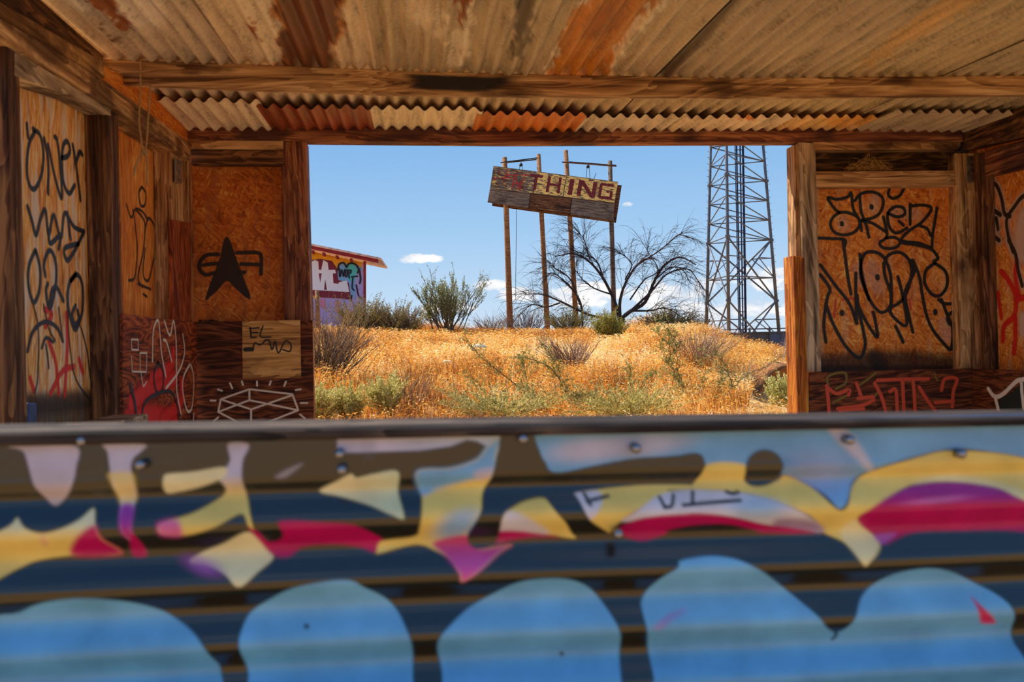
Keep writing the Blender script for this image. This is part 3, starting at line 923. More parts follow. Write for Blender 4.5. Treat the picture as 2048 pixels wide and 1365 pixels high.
spray('spray_halo', o_right, pr, [(C7(p), 60) for p in ([(760, 960), (740, 1030)], [(500, 1130), (520, 1180)], [(930, 1060), (1100, 1080)])] + [(C8(p), 62) for p in ([(660, 180), (700, 350)], [(560, 200), (600, 300)], [(1180, 600), (1200, 700)])], 'p_pale', 0.0008)
spray('spray_tag', o_right, pr, [(C7(p), 8) for p in S7] + [(C8(p), 8.6) for p in S8] + [(C8([(x, y), (x + 1, y + 12)]), 12) for x, y in ((700, 264), (445, 520), (1115, 514))] + [(C7([(735, 1015), (736, 1025)]), 11), (C7([(497, 1150), (498, 1160)]), 11)], 'p_black', 0.0016, label='large black looping letters')
spray('spray_tag', o_right, pr, [(C8(p), 6) for p in ([(400, 430), (390, 560)], [(530, 420), (450, 430)], [(660, 520), (690, 600)], [(930, 430), (940, 500)])], 'p_orange', 0.0012)
spray('soot_stain', o_right, pr, [(C8([(290, 900), (600, 880), (900, 870), (1100, 890), (1300, 900)]), 75), (C8([(680, 840), (720, 900)]), 60), (C8([(290, 940), (1300, 940)]), 40)], 'p_sooty', 0.0006)
# right lower plywood
prl = pY(YB - 0.018)
spray('spray_tag', p_lowr, prl, [(C8(p), 10) for p in ([(335, 1050), (345, 1140), (352, 1240)], [(340, 1065), (410, 1105), (495, 1080), (492, 1115)], [(550, 1030), (582, 1125)], [(415, 1215), (590, 1190), (675, 1150)], [(430, 1225), (600, 1215)], [(560, 1140), (670, 1130)], [(680, 1030), (730, 1130), (762, 1240)],
      [(700, 1010), (880, 1003), (1065, 1000)], [(880, 1010), (885, 1120), (890, 1235)], [(955, 1005), (965, 1120), (970, 1235)], [(790, 1090), (832, 1080), (842, 1235)], [(1000, 1060), (1050, 1140), (1110, 1225)], [(1160, 1080), (1185, 1000), (1270, 1000), (1245, 1090), (1238, 1200)], [(1115, 1170), (1245, 1160)])], 'p_orange', 0.002, label='orange angular letters')
spray('spray_tag', p_lowr, prl, [(C8(p), 10) for p in ([(350, 1060), (340, 990), (400, 960), (470, 960), (470, 1030), (400, 1070)], [(560, 1050), (620, 1010), (690, 955)], [(380, 1170), (480, 1120)], [(640, 1180), (700, 1100)], [(1110, 960), (1130, 1010)])], 'p_olive', 0.001, label='dull yellow strokes')
# right wall
pw = pX(XR + 0.085 - 0.012)
loop = [C7(p) for p in ([(1770, 1085), (1700, 1030), (1650, 930), (1665, 850), (1700, 825), (1745, 860), (1780, 960), (1800, 1070), (1845, 1095)], [(1700, 1070), (1665, 1150), (1690, 1230), (1760, 1290)], [(1735, 1110), (1750, 1200)], [(2100, 890), (1959, 930), (1880, 1020), (1820, 1120), (1830, 1240), (1870, 1380)])] + [C8([(1640, 0), (1690, 100), (1710, 220), (1740, 330)])]
spray('spray_halo', r_osb, pw, [(p, 46) for p in loop] + [(C7([(1960, 1100), (1930, 1250), (1950, 1400)]), 100), (C8([(1740, 560), (1745, 660)]), 60)], 'p_halo', 0.0008, label='pale spray halo')
spray('spray_tag', r_osb, pw, [(C8(p), w) for p, w in (([(1590, 230), (1640, 290), (1690, 400), (1685, 540), (1610, 620), (1600, 725)], 30), ([(1700, 150), (1690, 260), (1720, 420)], 28), ([(1690, 560), (1690, 700), (1680, 815)], 28), ([(1565, 380), (1590, 560)], 24), ([(1700, 430), (1800, 400)], 30))], 'p_red', 0.0016, label='bright red spray strokes')
spray('spray_tag', r_osb, pw, [(p, 13) for p in loop], 'p_burn', 0.0024, label='black looping letters with pale halo')
pwl = pX(XR - 0.012)
fill('spray_fade', r_low, pwl, [C8([(1560, 1140), (1640, 1110), (1720, 1040), (1820, 1000), (1850, 1240), (1590, 1250)])], 'p_green', 0.001, label='dark green fill')
spray('spray_tag', r_low, pwl, [(C8(p), 12) for p in ([(1495, 1070), (1540, 1125), (1600, 1110), (1720, 1005), (1738, 1100), (1752, 1220)], [(1545, 1130), (1570, 1230)], [(1720, 1010), (1850, 980)])], 'p_white', 0.002, label='white letter outline')

# ------------------------------------------------------------------ painting large sheets: colour for each vertex from outlines
def sdist(P, poly):
    """signed distance of points to an outline, negative inside"""
    A = np.asarray(poly, float)
    B = np.roll(A, -1, 0)
    d = np.full(len(P), 1e9)
    ins = np.zeros(len(P), bool)
    x, y = P[:, 0], P[:, 1]
    for (ax, ay), (bx, by) in zip(A, B):
        ex, ey = bx - ax, by - ay
        L = ex * ex + ey * ey + 1e-9
        t = np.clip(((x - ax) * ex + (y - ay) * ey) / L, 0, 1)
        d = np.minimum(d, np.hypot(x - ax - t * ex, y - ay - t * ey))
        c = ((ay > y) != (by > y)) & (x < (bx - ax) * (y - ay) / ((by - ay) if abs(by - ay) > 1e-9 else 1e-9) + ax)
        ins ^= c
    return np.where(ins, -d, d)

class Painter:
    """layers of paint described in pixels of the photograph, later ones on top"""
    def __init__(self, P, base):
        self.P = P
        self.C = np.tile(np.array(lin(base)[:3]), (len(P), 1))
    def lay(self, a, col):
        a = a[:, None]
        self.C = self.C * (1 - a) + col * a
    def poly(self, pts, c, soft=2.5, c2=None, axis='y', rng=None, smooth=True, jit=None, op=1.0):
        pp = catmull(pts, 5, True) if smooth else np.array(pts, float)
        lo, hi = pp.min(0) - soft * 3, pp.max(0) + soft * 3
        s = np.where((self.P[:, 0] > lo[0]) & (self.P[:, 0] < hi[0]) & (self.P[:, 1] > lo[1]) & (self.P[:, 1] < hi[1]))[0]
        if not len(s): return
        R = self.P[s]
        d = sdist(R if jit is None else R + jit[s], pp)
        a = np.zeros(len(self.P))
        t = np.clip((soft - d) / (2 * soft), 0, 1)
        a[s] = t * t * (3 - 2 * t) * op
        col = np.array(lin(c)[:3])
        if c2 is not None:
            k = 1 if axis == 'y' else 0
            r0, r1 = rng if rng else (lo[k], hi[k])
            u = np.clip((self.P[:, k] - r0) / (r1 - r0), 0, 1)[:, None]
            col = col * (1 - u) + np.array(lin(c2)[:3]) * u
        self.lay(a, col)
    def ell(self, cx, cy, rx, ry, c, soft=0.5, op=1.0, rot=0.0):
        x, y = self.P[:, 0] - cx, self.P[:, 1] - cy
        cr, sr = math.cos(rot), math.sin(rot)
        u, v = (x * cr + y * sr) / rx, (-x * sr + y * cr) / ry
        r = np.sqrt(u * u + v * v)
        t = np.clip((1 + soft - r) / (2 * soft), 0, 1)
        self.lay(t * t * (3 - 2 * t) * op, np.array(lin(c)[:3]))
    def stroke(self, pts, w, c, soft=2.0, op=1.0):
        pp = catmull(pts, 6) if len(pts) > 2 else np.array(pts, float)
        lo, hi = pp.min(0) - w - 8, pp.max(0) + w + 8
        s = np.where((self.P[:, 0] > lo[0]) & (self.P[:, 0] < hi[0]) & (self.P[:, 1] > lo[1]) & (self.P[:, 1] < hi[1]))[0]
        if not len(s): return
        x, y = self.P[s, 0], self.P[s, 1]
        d = np.full(len(s), 1e9)
        for (ax, ay), (bx, by) in zip(pp[:-1], pp[1:]):
            ex, ey = bx - ax, by - ay
            t = np.clip(((x - ax) * ex + (y - ay) * ey) / (ex * ex + ey * ey + 1e-9), 0, 1)
            d = np.minimum(d, np.hypot(x - ax - t * ex, y - ay - t * ey))
        a = np.zeros(len(self.P))
        a[s] = np.clip((w / 2 + soft - d) / (2 * soft), 0, 1) * op
        self.lay(a, np.array(lin(c)[:3]))

# ------------------------------------------------------------------ roof of corrugated sheets
ZR1 = pY(Y1).at(1024, 151).z + 0.008
ZRB = BACK.at(1024, 250).z + 0.010
SLOPE = (ZRB - ZR1) / (YB - Y1)
def zroof(Y): return ZR1 + (Y - Y1) * SLOPE
# the beam bows and the roof is out of level: heights along the beam and along the back eave, as the photograph shows them
_ra = [pY(Y1).at(x, y) for x, y in ((205, 119), (500, 128), (780, 140), (1024, 151), (1325, 154), (1600, 154), (2048, 151), (2300, 149))]
_rb = [BACK.at(x, y) for x, y in ((371, 249), (700, 250), (1024, 251), (1500, 252), (1920, 252), (2100, 252))]
def zsurf(X, Y):
    A = np.interp(X, [p.x for p in _ra], [p.z for p in _ra]) + 0.008
    B = np.interp(X, [p.x for p in _rb], [p.z for p in _rb]) + 0.010
    t = np.clip((Y - Y1) / (YB - Y1), -1.2, 1.08)
    k = np.where(t < 0, 0.35, 1.0)
    return A + t * ((B - A) * k + (1 - k) * (ZRB - ZR1))
ROOF = Plane((0, Y1, ZR1), (0, SLOPE, -1))
ceiling = empty('ceiling', (0.8, 3.4, zroof(3.4)), 'corrugated iron roof seen from below, rusty sheets on wooden beams', 'roof', kind='structure')

def roof_mat():
    m, g, b, _ = newmat('roof_sheet')
    at = g.n('ShaderNodeAttribute', attribute_name='paint')
    tc = g.n('ShaderNodeTexCoord')
    mp = g.n('ShaderNodeMapping'); mp.inputs['Scale'].default_value = (26, 2.2, 1)
    g.l(tc.outputs['Object'], mp.inputs[0])
    n = g.n('ShaderNodeTexNoise', i_Scale=1.0, i_Detail=7.0, i_Roughness=0.62)
    g.l(mp.outputs[0], n.inputs['Vector'])
    n2 = g.n('ShaderNodeTexNoise', i_Scale=55.0, i_Detail=4.0)
    g.l(tc.outputs['Object'], n2.inputs['Vector'])
    f = g.math('ADD', g.math('MULTIPLY', n.outputs[0], 0.7), g.math('MULTIPLY', n2.outputs[0], 0.3))
    k = g.ramp(f, [(0.34, (0.36, 0.33, 0.30)), (0.48, (0.97, 0.96, 0.94)), (0.66, (1.35, 1.33, 1.28))])
    g.l(g.mix(1.0, at.outputs['Color'], k, 'MULTIPLY'), b.inputs['Base Color'])
    b.inputs['Roughness'].default_value = 0.45
    b.inputs['Metallic'].default_value = 0.0
    b.inputs['Specular IOR Level'].default_value = 0.6
    bump(g, b, f, 0.25, 0.004)
roof_mat()

def sheet(name, x0, x1, y0, y1, base, pitch, amp, dz, paint=None, skew=0.0, dy=0.025):
    """one corrugated sheet; the waves run along the slope"""
    xs = np.arange(x0, x1 + 1e-6, pitch / 8)
    ys = np.linspace(y0, y1, max(2, int((y1 - y0) / dy)))
    def zf(X, Y):
        wob = 0.15 * np.sin(X * 9 + Y * 2)
        return zsurf(X, Y) + dz + amp * np.sin((X / pitch) * 2 * math.pi + wob) + 0.004 * np.sin(X * 3.1 + Y * 1.7)
    XX, YY = np.meshgrid(xs, ys)
    YY = YY + skew * np.sin(XX * 23) * 0.01 * (YY - y0 < 0.03)
    ZZ = zf(XX, YY)
    V = np.stack([XX, YY, ZZ], -1).reshape(-1, 3)
    nx, ny = len(xs), len(ys)
    idx = np.arange(nx * ny).reshape(ny, nx)
    Fq = np.stack([idx[:-1, :-1], idx[1:, :-1], idx[1:, 1:], idx[:-1, 1:]], -1).reshape(-1, 4)
    me = bpy.data.meshes.new(name)
    c = V.mean(0)
    fast_mesh(me, V - c, Fq)
    me.polygons.foreach_set('use_smooth', np.ones(len(me.polygons), bool))
    px = to_px(V)
    P = Painter(px, base)
    jx = 9 * fbm(px[:, 0] * 0.11, px[:, 1] * 0.09, 3.0, 5)
    jy = 8 * fbm(px[:, 0] * 0.09, px[:, 1] * 0.12, 9.0, 5)
    P.jit = np.stack([jx, jy], -1)
    P.V = V
    if paint: paint(P)
    set_col(me, P.C)
    me.materials.append(MATS['roof_sheet'])
    return put(bpy.data.objects.new(name, me), ceiling, Matrix.Translation(Vector(c)))

RUST, RUSTD, RUSTO, CREAM, TAN, DARK = (166, 82, 24), (124, 66, 36), (216, 132, 36), (252, 226, 180), (176, 146, 108), (60, 46, 34)
def rp_a(P):
    P.poly([(60, -60), (250, -60), (330, 20), (300, 60), (240, 40), (110, 0)], (250, 230, 204), 14, jit=P.jit)
    P.poly([(130, -60), (215, -30), (240, 20), (268, 56), (250, 66), (215, 30), (185, 15), (150, -20)], RUST, 4, jit=P.jit)
    P.poly([(195, 40), (225, 66), (248, 90), (225, 80)], RUSTD, 3, jit=P.jit)
def rp_b(P):
    P.poly([(470, -80), (600, -80), (610, 130), (520, 130)], (252, 226, 184), 20, jit=P.jit)
    P.poly([(540, -90), (690, -90), (684, 30), (690, 60), (684, 80), (668, 90), (672, 130), (672, 170), (552, 170), (560, 120), (570, 95), (548, 80), (560, 60), (545, 20)], RUSTO, 5, jit=P.jit)
    P.poly([(552, -90), (684, -90), (678, 30), (682, 60), (672, 80), (662, 95), (664, 170), (560, 170), (568, 110), (556, 78), (568, 55), (556, 20)], RUSTD, 5, jit=P.jit)
    P.poly([(497, 44), (512, 60), (524, 88), (512, 78)], RUST, 3, jit=P.jit)
def rp_c(P):
    P.poly([(760, -80), (880, -80), (880, 40), (820, 40)], (230, 198, 154), 18, jit=P.jit)
    for q in ([(830, -10), (850, 10), (848, 55), (835, 50)], [(868, 20), (890, 30), (885, 72), (868, 70)], [(900, 60), (935, 70), (925, 120), (900, 130)], [(930, -20), (950, 0), (936, 80), (920, 110)]):
        P.poly(q, (250, 226, 184), 4, jit=P.jit)
    P.poly([(915, -60), (945, -60), (938, 20), (928, 50), (918, 40)], RUST, 3, jit=P.jit)
    P.poly([(1040, -40), (1075, -40), (1060, 70), (1040, 110), (1025, 100)], DARK, 7, jit=P.jit, op=0.85)
def rp_d(P):
    P.poly([(1085, -60), (1125, -60), (1115, 20), (1095, 60)], DARK, 6, jit=P.jit, op=0.8)
    P.poly([(1140, 10), (1340, -80), (1345, 0), (1300, 40), (1240, 100), (1200, 170), (1080, 170), (1105, 110), (1120, 40)], CREAM, 5, jit=P.jit)
    P.poly([(1150, 12), (1200, -10), (1330, -90), (1325, -10), (1285, 25), (1240, 80), (1195, 170), (1090, 170), (1112, 110), (1122, 60), (1135, 30)], RUSTO, 5, jit=P.jit)
    P.poly([(1180, 20), (1260, 0), (1230, 60), (1170, 80)], RUST, 8, jit=P.jit, op=0.6)
def rp_e(P):
    P.poly([(1440, -60), (1520, -60), (1340, 160), (1310, 160)], (86, 60, 38), 8, op=0.9)
def rp_f(P):
    for q in ([(1760, -20), (1820, -20), (1640, 150), (1610, 150)], [(1700, 10), (1740, 0), (1560, 150), (1545, 150)]):
        P.poly(q, (196, 170, 116), 6, jit=P.jit)
    P.poly([(1900, -20), (1990, -20), (1760, 120), (1720, 130)], (220, 172, 104), 8, jit=P.jit)
def rp_x(P):
    pass
_bx = [pY(Y1).at(x, 150).x for x in (186, 464, 772, 1062, 1326, 1610, 1900, 2200)]
_nb = [(220, 194, 162), (236, 206, 164), (206, 178, 134), (208, 178, 134), (200, 172, 132), (206, 178, 130), (196, 172, 132)]
_np = [rp_a, rp_b, rp_c, rp_d, rp_e, rp_f, rp_x]
YF = 2.3
for i in range(7):
    sheet('corrugated_sheet', _bx[i] - (0.034 if i else 0), _bx[i + 1] + 0.034, YF, 4.85, _nb[i], 0.068, 0.0145, 0.006 * (i % 2), _np[i])
# the far row, lapped under the near one, each sheet a different age
_fb = [pY(YB).at(x, 250).x for x in (352, 550, 744, 950, 1144, 1340, 1540, 1708, 1960)]
_far = [((246, 222, 186), 430, 193), ((150, 66, 34), 640, 206), ((244, 222, 182), 850, 212), ((214, 120, 40), 1050, 221), ((220, 200, 170), 1240, 225), ((232, 206, 168), 1440, 226), ((244, 196, 126), 1630, 229), ((204, 180, 146), 1830, 217)]
def far_paint(k):
    def f(P):
        if k in (1, 3):
            P.poly([(520, 190), (760, 190), (760, 206), (520, 206)] if k == 1 else [(950, 205), (1180, 205), (1100, 222), (950, 226)], (170, 70, 30) if k == 1 else (222, 120, 40), 6, jit=P.jit)
        if k == 5: P.poly([(1480, 232), (1510, 228), (1505, 240), (1485, 242)], (206, 120, 40), 3, jit=P.jit)
        if k == 6: P.poly([(1640, 240), (1720, 225), (1760, 215), (1760, 240), (1700, 255)], (234, 168, 84), 5, jit=P.jit)
    return f
for i, (c, x0, y0) in enumerate(_far):
    for _ in range(3):
        _q = pY(4.4 if _ == 0 else _yy).at(x0, y0)
        _yy = CAM.y + (float(zsurf(_q.x, _q.y)) - 0.016 - CAM.z) / ((_q.z - CAM.z) / (_q.y - CAM.y))
    y0 = min(max(_yy, 4.0), 4.62)
    sheet('corrugated_sheet', _fb[i] - 0.015, _fb[i + 1] + 0.015, y0, 4.93, c, 0.066, 0.0115, -0.030 - 0.003 * (i % 2), far_paint(i), 1.0, 0.03)
# beams
def beam(name, px_top, px_bot, plane, thick, mat, parent):
    return slab(name, px_top + px_bot[::-1], plane, thick, mat, parent, 0.004, along=(1, 0, 0))
b1 = beam('roof_beam', [(207, 118), (500, 128), (780, 140), (1100, 149), (1470, 155), (1800, 153), (2240, 148)], [(207, 166), (500, 178), (780, 187), (1100, 192), (1470, 194), (1800, 192), (2240, 186)], pY(Y1), 0.042, M_['wood_brown'], ceiling)
slab('end_block', [(168, 92), (208, 118), (208, 156), (168, 128)], pY(Y1 - 0.02), 0.05, M_['wood_grey'], ceiling)
b1s = fill('scorch_mark', b1, pY(Y1), [[(782, 143), (880, 146), (1000, 151), (1060, 152), (1040, 172), (990, 190), (900, 188), (800, 182), (790, 160)]], 'p_scorch', 0.001, rim=0.6)
mb = MB(); mb.box(((XL + XR) / 2, YF + 0.06, zroof(YF) - 0.062), XR - XL + 0.3, 0.042, 0.09)
mb.build('front_beam', M_['wood_brown'], ceiling)
for x, w in ((XL - 0.03, wall_left), (XR + 0.03, wall_right)):
    mb = MB(); mb.box((x, YF + 0.06, (zroof(YF) - 0.11) / 2), 0.09, 0.09, zroof(YF) - 0.11)
    mb.build('front_post', M_['wood_brown'], w)

# rope over the beam, knotted into a loop
rope = empty('rope_loop', pY(Y1 - 0.02).at(288, 305), 'thin knotted rope hanging in a loop from the roof beam', 'rope')
pr_ = pY(Y1 - 0.012)
for pts in ([(281, 116), (281, 160), (280, 200), (278, 240), (282, 275), (286, 304)], [(301, 168), (299, 200), (296, 240), (294, 275), (291, 304)], [(289, 304), (278, 318), (270, 336), (268, 352)], [(292, 306), (295, 330), (294, 350), (296, 372)]):
    mb = MB()
    mb.tube([pr_.at(x, y) for x, y in catmull(pts, 4)], 0.0042, 6)
    mb.build('strand', M_['rope'], rope, True)
mb = MB()
for k in range(3):
    c = pr_.at(289, 303 + k * 2.2)
    mb.tube([c + Vector((math.cos(t) * 0.011, math.sin(t) * 0.011, 0.002 * math.sin(3 * t))) for t in np.linspace(0, 6.0, 12)], 0.004, 6)
mb.build('knot', M_['rope'], rope, True)

# bird nest on the cross board
nest = MB()
ledge = pY(YB + 0.04)
c0 = ledge.at(1738, 343)
for k in range(260):
    a = random.uniform(0, 2 * math.pi); r = random.uniform(0, 1) ** 0.7 * 0.10
    hmax = 0.075 * (1 - (r / 0.105) ** 2)
    p = c0 + Vector((r * math.cos(a) * 1.15, r * math.sin(a) * 0.36, 0.003 + random.uniform(0, max(hmax, 0.006))))
    d = Vector((random.gauss(0, 1), random.gauss(0, 0.35), random.gauss(0, 0.35))).normalized() * random.uniform(0.025, 0.05)
    q = p + d
    q.z = max(q.z, c0.z + 0.002); q.y = min(max(q.y, YB + 0.004), YB + 0.075)
    nest.tube([p, (p + q) / 2 + Vector((0, 0, 0.006)), q], 0.0016, 3, False)
tag(nest.build('bird_nest', M_['straw']), 'small straw bird nest on the cross board beneath the roof', 'nest')

# blue offcut and loose plank low on the left wall
blue = slab3('painted_stick', [LEFT.at(x, y) for x, y in ((57, 806), (74, 806), (76, 1010), (57, 1020))], 0.03, (1, 0, 0), M_['blue_paint'], None, 0.003)
tag(blue, 'dark blue painted stick standing against the left wall', 'stick')
_a, _b = LEFT.at(60, 868, 0.02), LEFT.at(234, 838, 0.02)
ledge_l = MB(); ledge_l.box(((_a.x + 0.05), (_a.y + _b.y) / 2, _b.z), 0.12, _b.y - _a.y, 0.03)
tag(ledge_l.build('loose_plank', M_['wood_grey']), 'weathered plank lying along the foot of the left wall', 'plank')

# ------------------------------------------------------------------ painted counter in front of the camera
_ca, _cb = CAM + ray(200, 690) * 0.985, CAM + ray(1900, 690) * 1.10
CX = Vector((_cb.x - _ca.x, _cb.y - _ca.y, 0)).normalized()
CN = Plane((_ca.x, _ca.y, 0), Vector((CX.y, -CX.x, 0)))
counter = empty('counter', CN.at(1024, 880) * 1.0 - Vector((0, 0, CN.at(1024, 880).z)), 'corrugated metal counter covered in bubble graffiti under a weathered wooden rail', 'counter')

def counter_mat():
    m, g, b, _ = newmat('counter_paint')
    at = g.n('ShaderNodeAttribute', attribute_name='paint')
    tc = g.n('ShaderNodeTexCoord')
    n = g.n('ShaderNodeTexNoise', i_Scale=14.0, i_Detail=6.0)
    g.l(tc.outputs['Object'], n.inputs['Vector'])
    k = g.ramp(n.outputs[0], [(0.3, (0.8, 0.8, 0.8)), (0.7, (1.1, 1.1, 1.1))])
    g.l(g.mix(1.0, at.outputs['Color'], k, 'MULTIPLY'), b.inputs['Base Color'])
    b.inputs['Roughness'].default_value = 0.24
    bw = g.n('ShaderNodeRGBToBW')
    g.l(at.outputs['Color'], bw.inputs[0])
    sp = g.n('ShaderNodeMapRange', i_1=0.0, i_2=0.10, i_3=0.95, i_4=0.35)
    g.l(bw.outputs[0], sp.inputs[0])
    g.l(sp.outputs[0], b.inputs['Specular IOR Level'])
counter_mat()

def paint_counter(P):
    A = lambda p: Q(p, 2.504, 0, 820)
    B = lambda p: Q(p, 2.504, 680, 820)
    C = lambda p: Q(p, 2.504, 1348, 820)
    LIL, PALE, YEL, PALEY, CRIM, PINK, SKYB, PURP = (196, 190, 214), (214, 208, 216), (236, 206, 110), (232, 220, 170), (186, 2, 92), (214, 84, 160), (116, 172, 214), (160, 60, 160)
    K = (7, 7, 9)
    po = P.poly
    # pale strip under the rail
    po([(1090, 840), (2300, 820), (2300, 860), (1120, 890)], SKYB, 4, smooth=False)
    # left letters
    po(A([(16, 190), (345, 185), (355, 300), (330, 400), (270, 480), (235, 497), (195, 470), (140, 390), (105, 270), (80, 215)]), LIL, 4, (206, 184, 176), 'y', (930, 1010))
    po(A([(500, 180), (705, 180), (690, 215), (650, 250), (635, 300), (645, 360), (655, 420), (645, 520), (655, 640), (705, 745), (635, 745), (650, 690), (600, 620), (580, 520), (565, 450), (540, 390), (525, 290), (515, 220)]), LIL, 3)
    po(A([(520, 330), (645, 330), (655, 430), (645, 480), (570, 480), (540, 390)]), YEL, 8, op=0.8)
    po(A([(578, 500), (645, 500), (652, 600), (650, 660), (600, 630)]), PURP, 7, CRIM, 'y', (1030, 1090))
    po(A([(640, 640), (665, 640), (708, 750), (630, 750)]), CRIM, 4)
    po(A([(1130, 175), (1235, 180), (1205, 260), (1200, 350), (1215, 430), (1235, 500), (1265, 610), (1240, 590), (1200, 530), (1080, 590), (1000, 620), (910, 640), (800, 630), (785, 590), (830, 565), (960, 525), (1080, 460), (1112, 420), (1105, 390), (1080, 350), (1110, 310), (1140, 260)]), LIL, 4, YEL, 'y', (950, 1000))
    po(A([(790, 570), (880, 560), (900, 640), (800, 640), (780, 600)]), PINK, 9, op=0.9)
    po(A([(800, 350), (830, 330), (950, 320), (1110, 296), (1110, 345), (1000, 395), (880, 425), (805, 430)]), PALEY, 4)
    po(A([(-100, 680), (30, 590), (60, 555), (110, 600), (200, 625), (300, 600), (380, 560), (440, 510), (465, 580), (500, 660), (578, 748), (330, 755), (150, 780), (50, 820), (-100, 880)]), PALEY, 4, YEL, 'y', (1050, 1090))
    po(A([(360, 660), (460, 585), (500, 660), (580, 748), (330, 756)]), CRIM, 8)
    po(A([(200, 635), (215, 690), (190, 690)]), PINK, 6, op=0.4)
    po(A([(930, 785), (980, 742), (1100, 690), (1240, 620), (1320, 710), (1355, 765), (1280, 830), (1190, 899), (1120, 840), (1020, 800)]), PALEY, 4)
    P.ell(398, 1140, 40, 14, (190, 110, 190), 0.8, 0.7, 0.3)
    po(A([(1400, 565), (1600, 570), (1750, 580)]) + B([(100, 600), (170, 640), (215, 680), (180, 738), (100, 715), (0, 700)]) + A([(1600, 700), (1500, 715), (1430, 760), (1340, 745), (1270, 650), (1240, 600), (1290, 625), (1330, 680), (1390, 670), (1410, 630)]), CRIM, 5)
    po(A([(1365, 345), (1440, 300), (1512, 278), (1420, 352)]), (150, 140, 140), 5)
    po(A([(1590, 425), (1680, 370), (1753, 330)]) + B([(80, 350), (170, 330), (290, 318), (290, 430), (322, 552), (250, 532), (150, 492), (0, 452)]), PALEY, 4, (210, 214, 170), 'x', (700, 800))
    # T, then the blue and yellow field to the A
    po(B([(-20, 110), (850, 100), (800, 225), (750, 195), (690, 165), (640, 158), (560, 190), (400, 212), (100, 222), (-20, 226)]), LIL, 4, (190, 204, 226), 'x', (760, 960), smooth=False)
    po(B([(745, 190), (840, 130), (795, 230), (770, 350), (740, 400), (720, 450), (710, 520), (650, 620), (655, 680), (700, 718), (870, 700), (800, 745), (625, 872), (600, 830), (560, 770), (480, 730), (380, 700), (200, 742), (180, 735), (210, 680), (370, 655), (400, 600), (412, 450), (385, 318), (560, 300), (690, 255)]), YEL, 4)
    po(B([(385, 318), (560, 300), (690, 255), (745, 190), (830, 140), (790, 230), (775, 330), (640, 370), (500, 410), (410, 440)]), SKYB, 9)
    po(B([(680, 320), (775, 300), (770, 350), (700, 370)]), (220, 190, 190), 8, op=0.6)
    P.ell(680 + 590 / 2.504, 820 + 595 / 2.504, 46, 26, (140, 184, 222), 0.7, 0.95, -0.4)
    po(B([(470, 690), (640, 650), (700, 718), (870, 700), (800, 745), (625, 872), (600, 830), (540, 760)]), (206, 60, 120), 7, PINK, 'y', (1100, 1130))
    # right field
    po(B([(965, 130), (1753, 108)]) + C([(700, 90), (2000, 60), (2000, 260), (1500, 202), (1250, 240), (1030, 312), (940, 372), (850, 502), (780, 430), (700, 380), (600, 340), (300, 290), (180, 284), (150, 232), (0, 245)]) + B([(1500, 255), (1300, 290), (1080, 328), (1040, 270)]), SKYB, 4)
    P.ell(1180, 905, 70, 22, (198, 190, 206), 0.7, 0.9, -0.1)
    P.ell(1290, 895, 90, 20, (198, 190, 206), 0.7, 0.8, -0.1)
    po(C([(800, 100), (900, 110), (1030, 300), (980, 290)]), (214, 200, 208), 9, op=0.85)
    P.ell(1650, 950, 70, 40, (160, 164, 196), 0.8, 0.7)
    P.ell(1560, 930, 40, 14, (90, 140, 190), 0.8, 0.6)
    po(B([(1190, 440), (1400, 398), (1740, 390)]) + C([(130, 385), (190, 282), (380, 283), (390, 370), (450, 400), (560, 370), (600, 345), (720, 400), (850, 512), (930, 400), (1030, 318), (1250, 248), (1430, 212), (1753, 240), (2000, 330), (2000, 520), (1753, 470), (1650, 400), (1450, 375), (1250, 385), (1100, 450), (1000, 520), (950, 560), (1040, 640), (1065, 690), (1000, 762), (965, 785), (900, 690), (800, 640), (760, 600), (700, 540), (560, 480), (380, 430), (200, 420), (0, 420)]) + B([(1700, 425), (1500, 510), (1420, 570), (1355, 645), (1260, 580), (1190, 470)]), YEL, 4)
    po(C([(950, 560), (1040, 640), (1065, 690), (1000, 762), (965, 785), (900, 690), (880, 620)]), PALEY, 7, op=0.8)
    po(C([(1250, 390), (1430, 340), (1753, 400), (1753, 470), (1450, 380)]), PALEY, 9, op=0.7)
    po(B([(1185, 440), (1300, 420), (1330, 460), (1265, 560), (1215, 510)]), PALE, 5)
    po(B([(1420, 572), (1500, 512), (1620, 440), (1753, 418)]) + C([(200, 418), (380, 430), (560, 480), (700, 545), (790, 632), (600, 615), (450, 585), (250, 540), (0, 545)]) + B([(1600, 560)]), PALE, 4)
    P.ell(1520, 1020, 50, 20, (150, 190, 220), 0.7, 0.8)
    po(C([(540, 560), (720, 570), (790, 632), (560, 625)]), (150, 110, 150), 9, op=0.8)
    po(B([(1410, 610), (1500, 560), (1600, 540), (1753, 528)]) + C([(100, 525), (200, 530), (350, 555), (480, 590), (640, 612), (740, 637), (450, 637), (350, 602), (250, 590), (100, 600), (0, 635)]) + B([(1650, 650), (1540, 680), (1440, 655)]), CRIM, 4)
    po(C([(948, 560), (1000, 500), (1100, 440), (1250, 390), (1450, 375), (1650, 400), (1753, 450), (2000, 560), (2000, 650), (1753, 625), (1500, 625), (1250, 635), (1100, 685), (1050, 650)]), (160, 40, 130), 5, CRIM, 'y', (985, 1015))
    P.ell(1880, 1003, 60, 6, (220, 120, 170), 0.8, 0.6, -0.1)
    po(C([(1050, 650), (1160, 640), (1080, 690)]), (190, 110, 190), 6, op=0.7)
    po(B([(870, 500), (950, 465), (1040, 458), (1090, 520), (1205, 660), (1090, 655), (950, 645), (795, 682), (800, 610), (820, 540)]), YEL, 4)
    po(B([(820, 540), (870, 520), (960, 560), (1060, 640), (900, 650), (795, 682), (800, 610)]), PALE, 8)
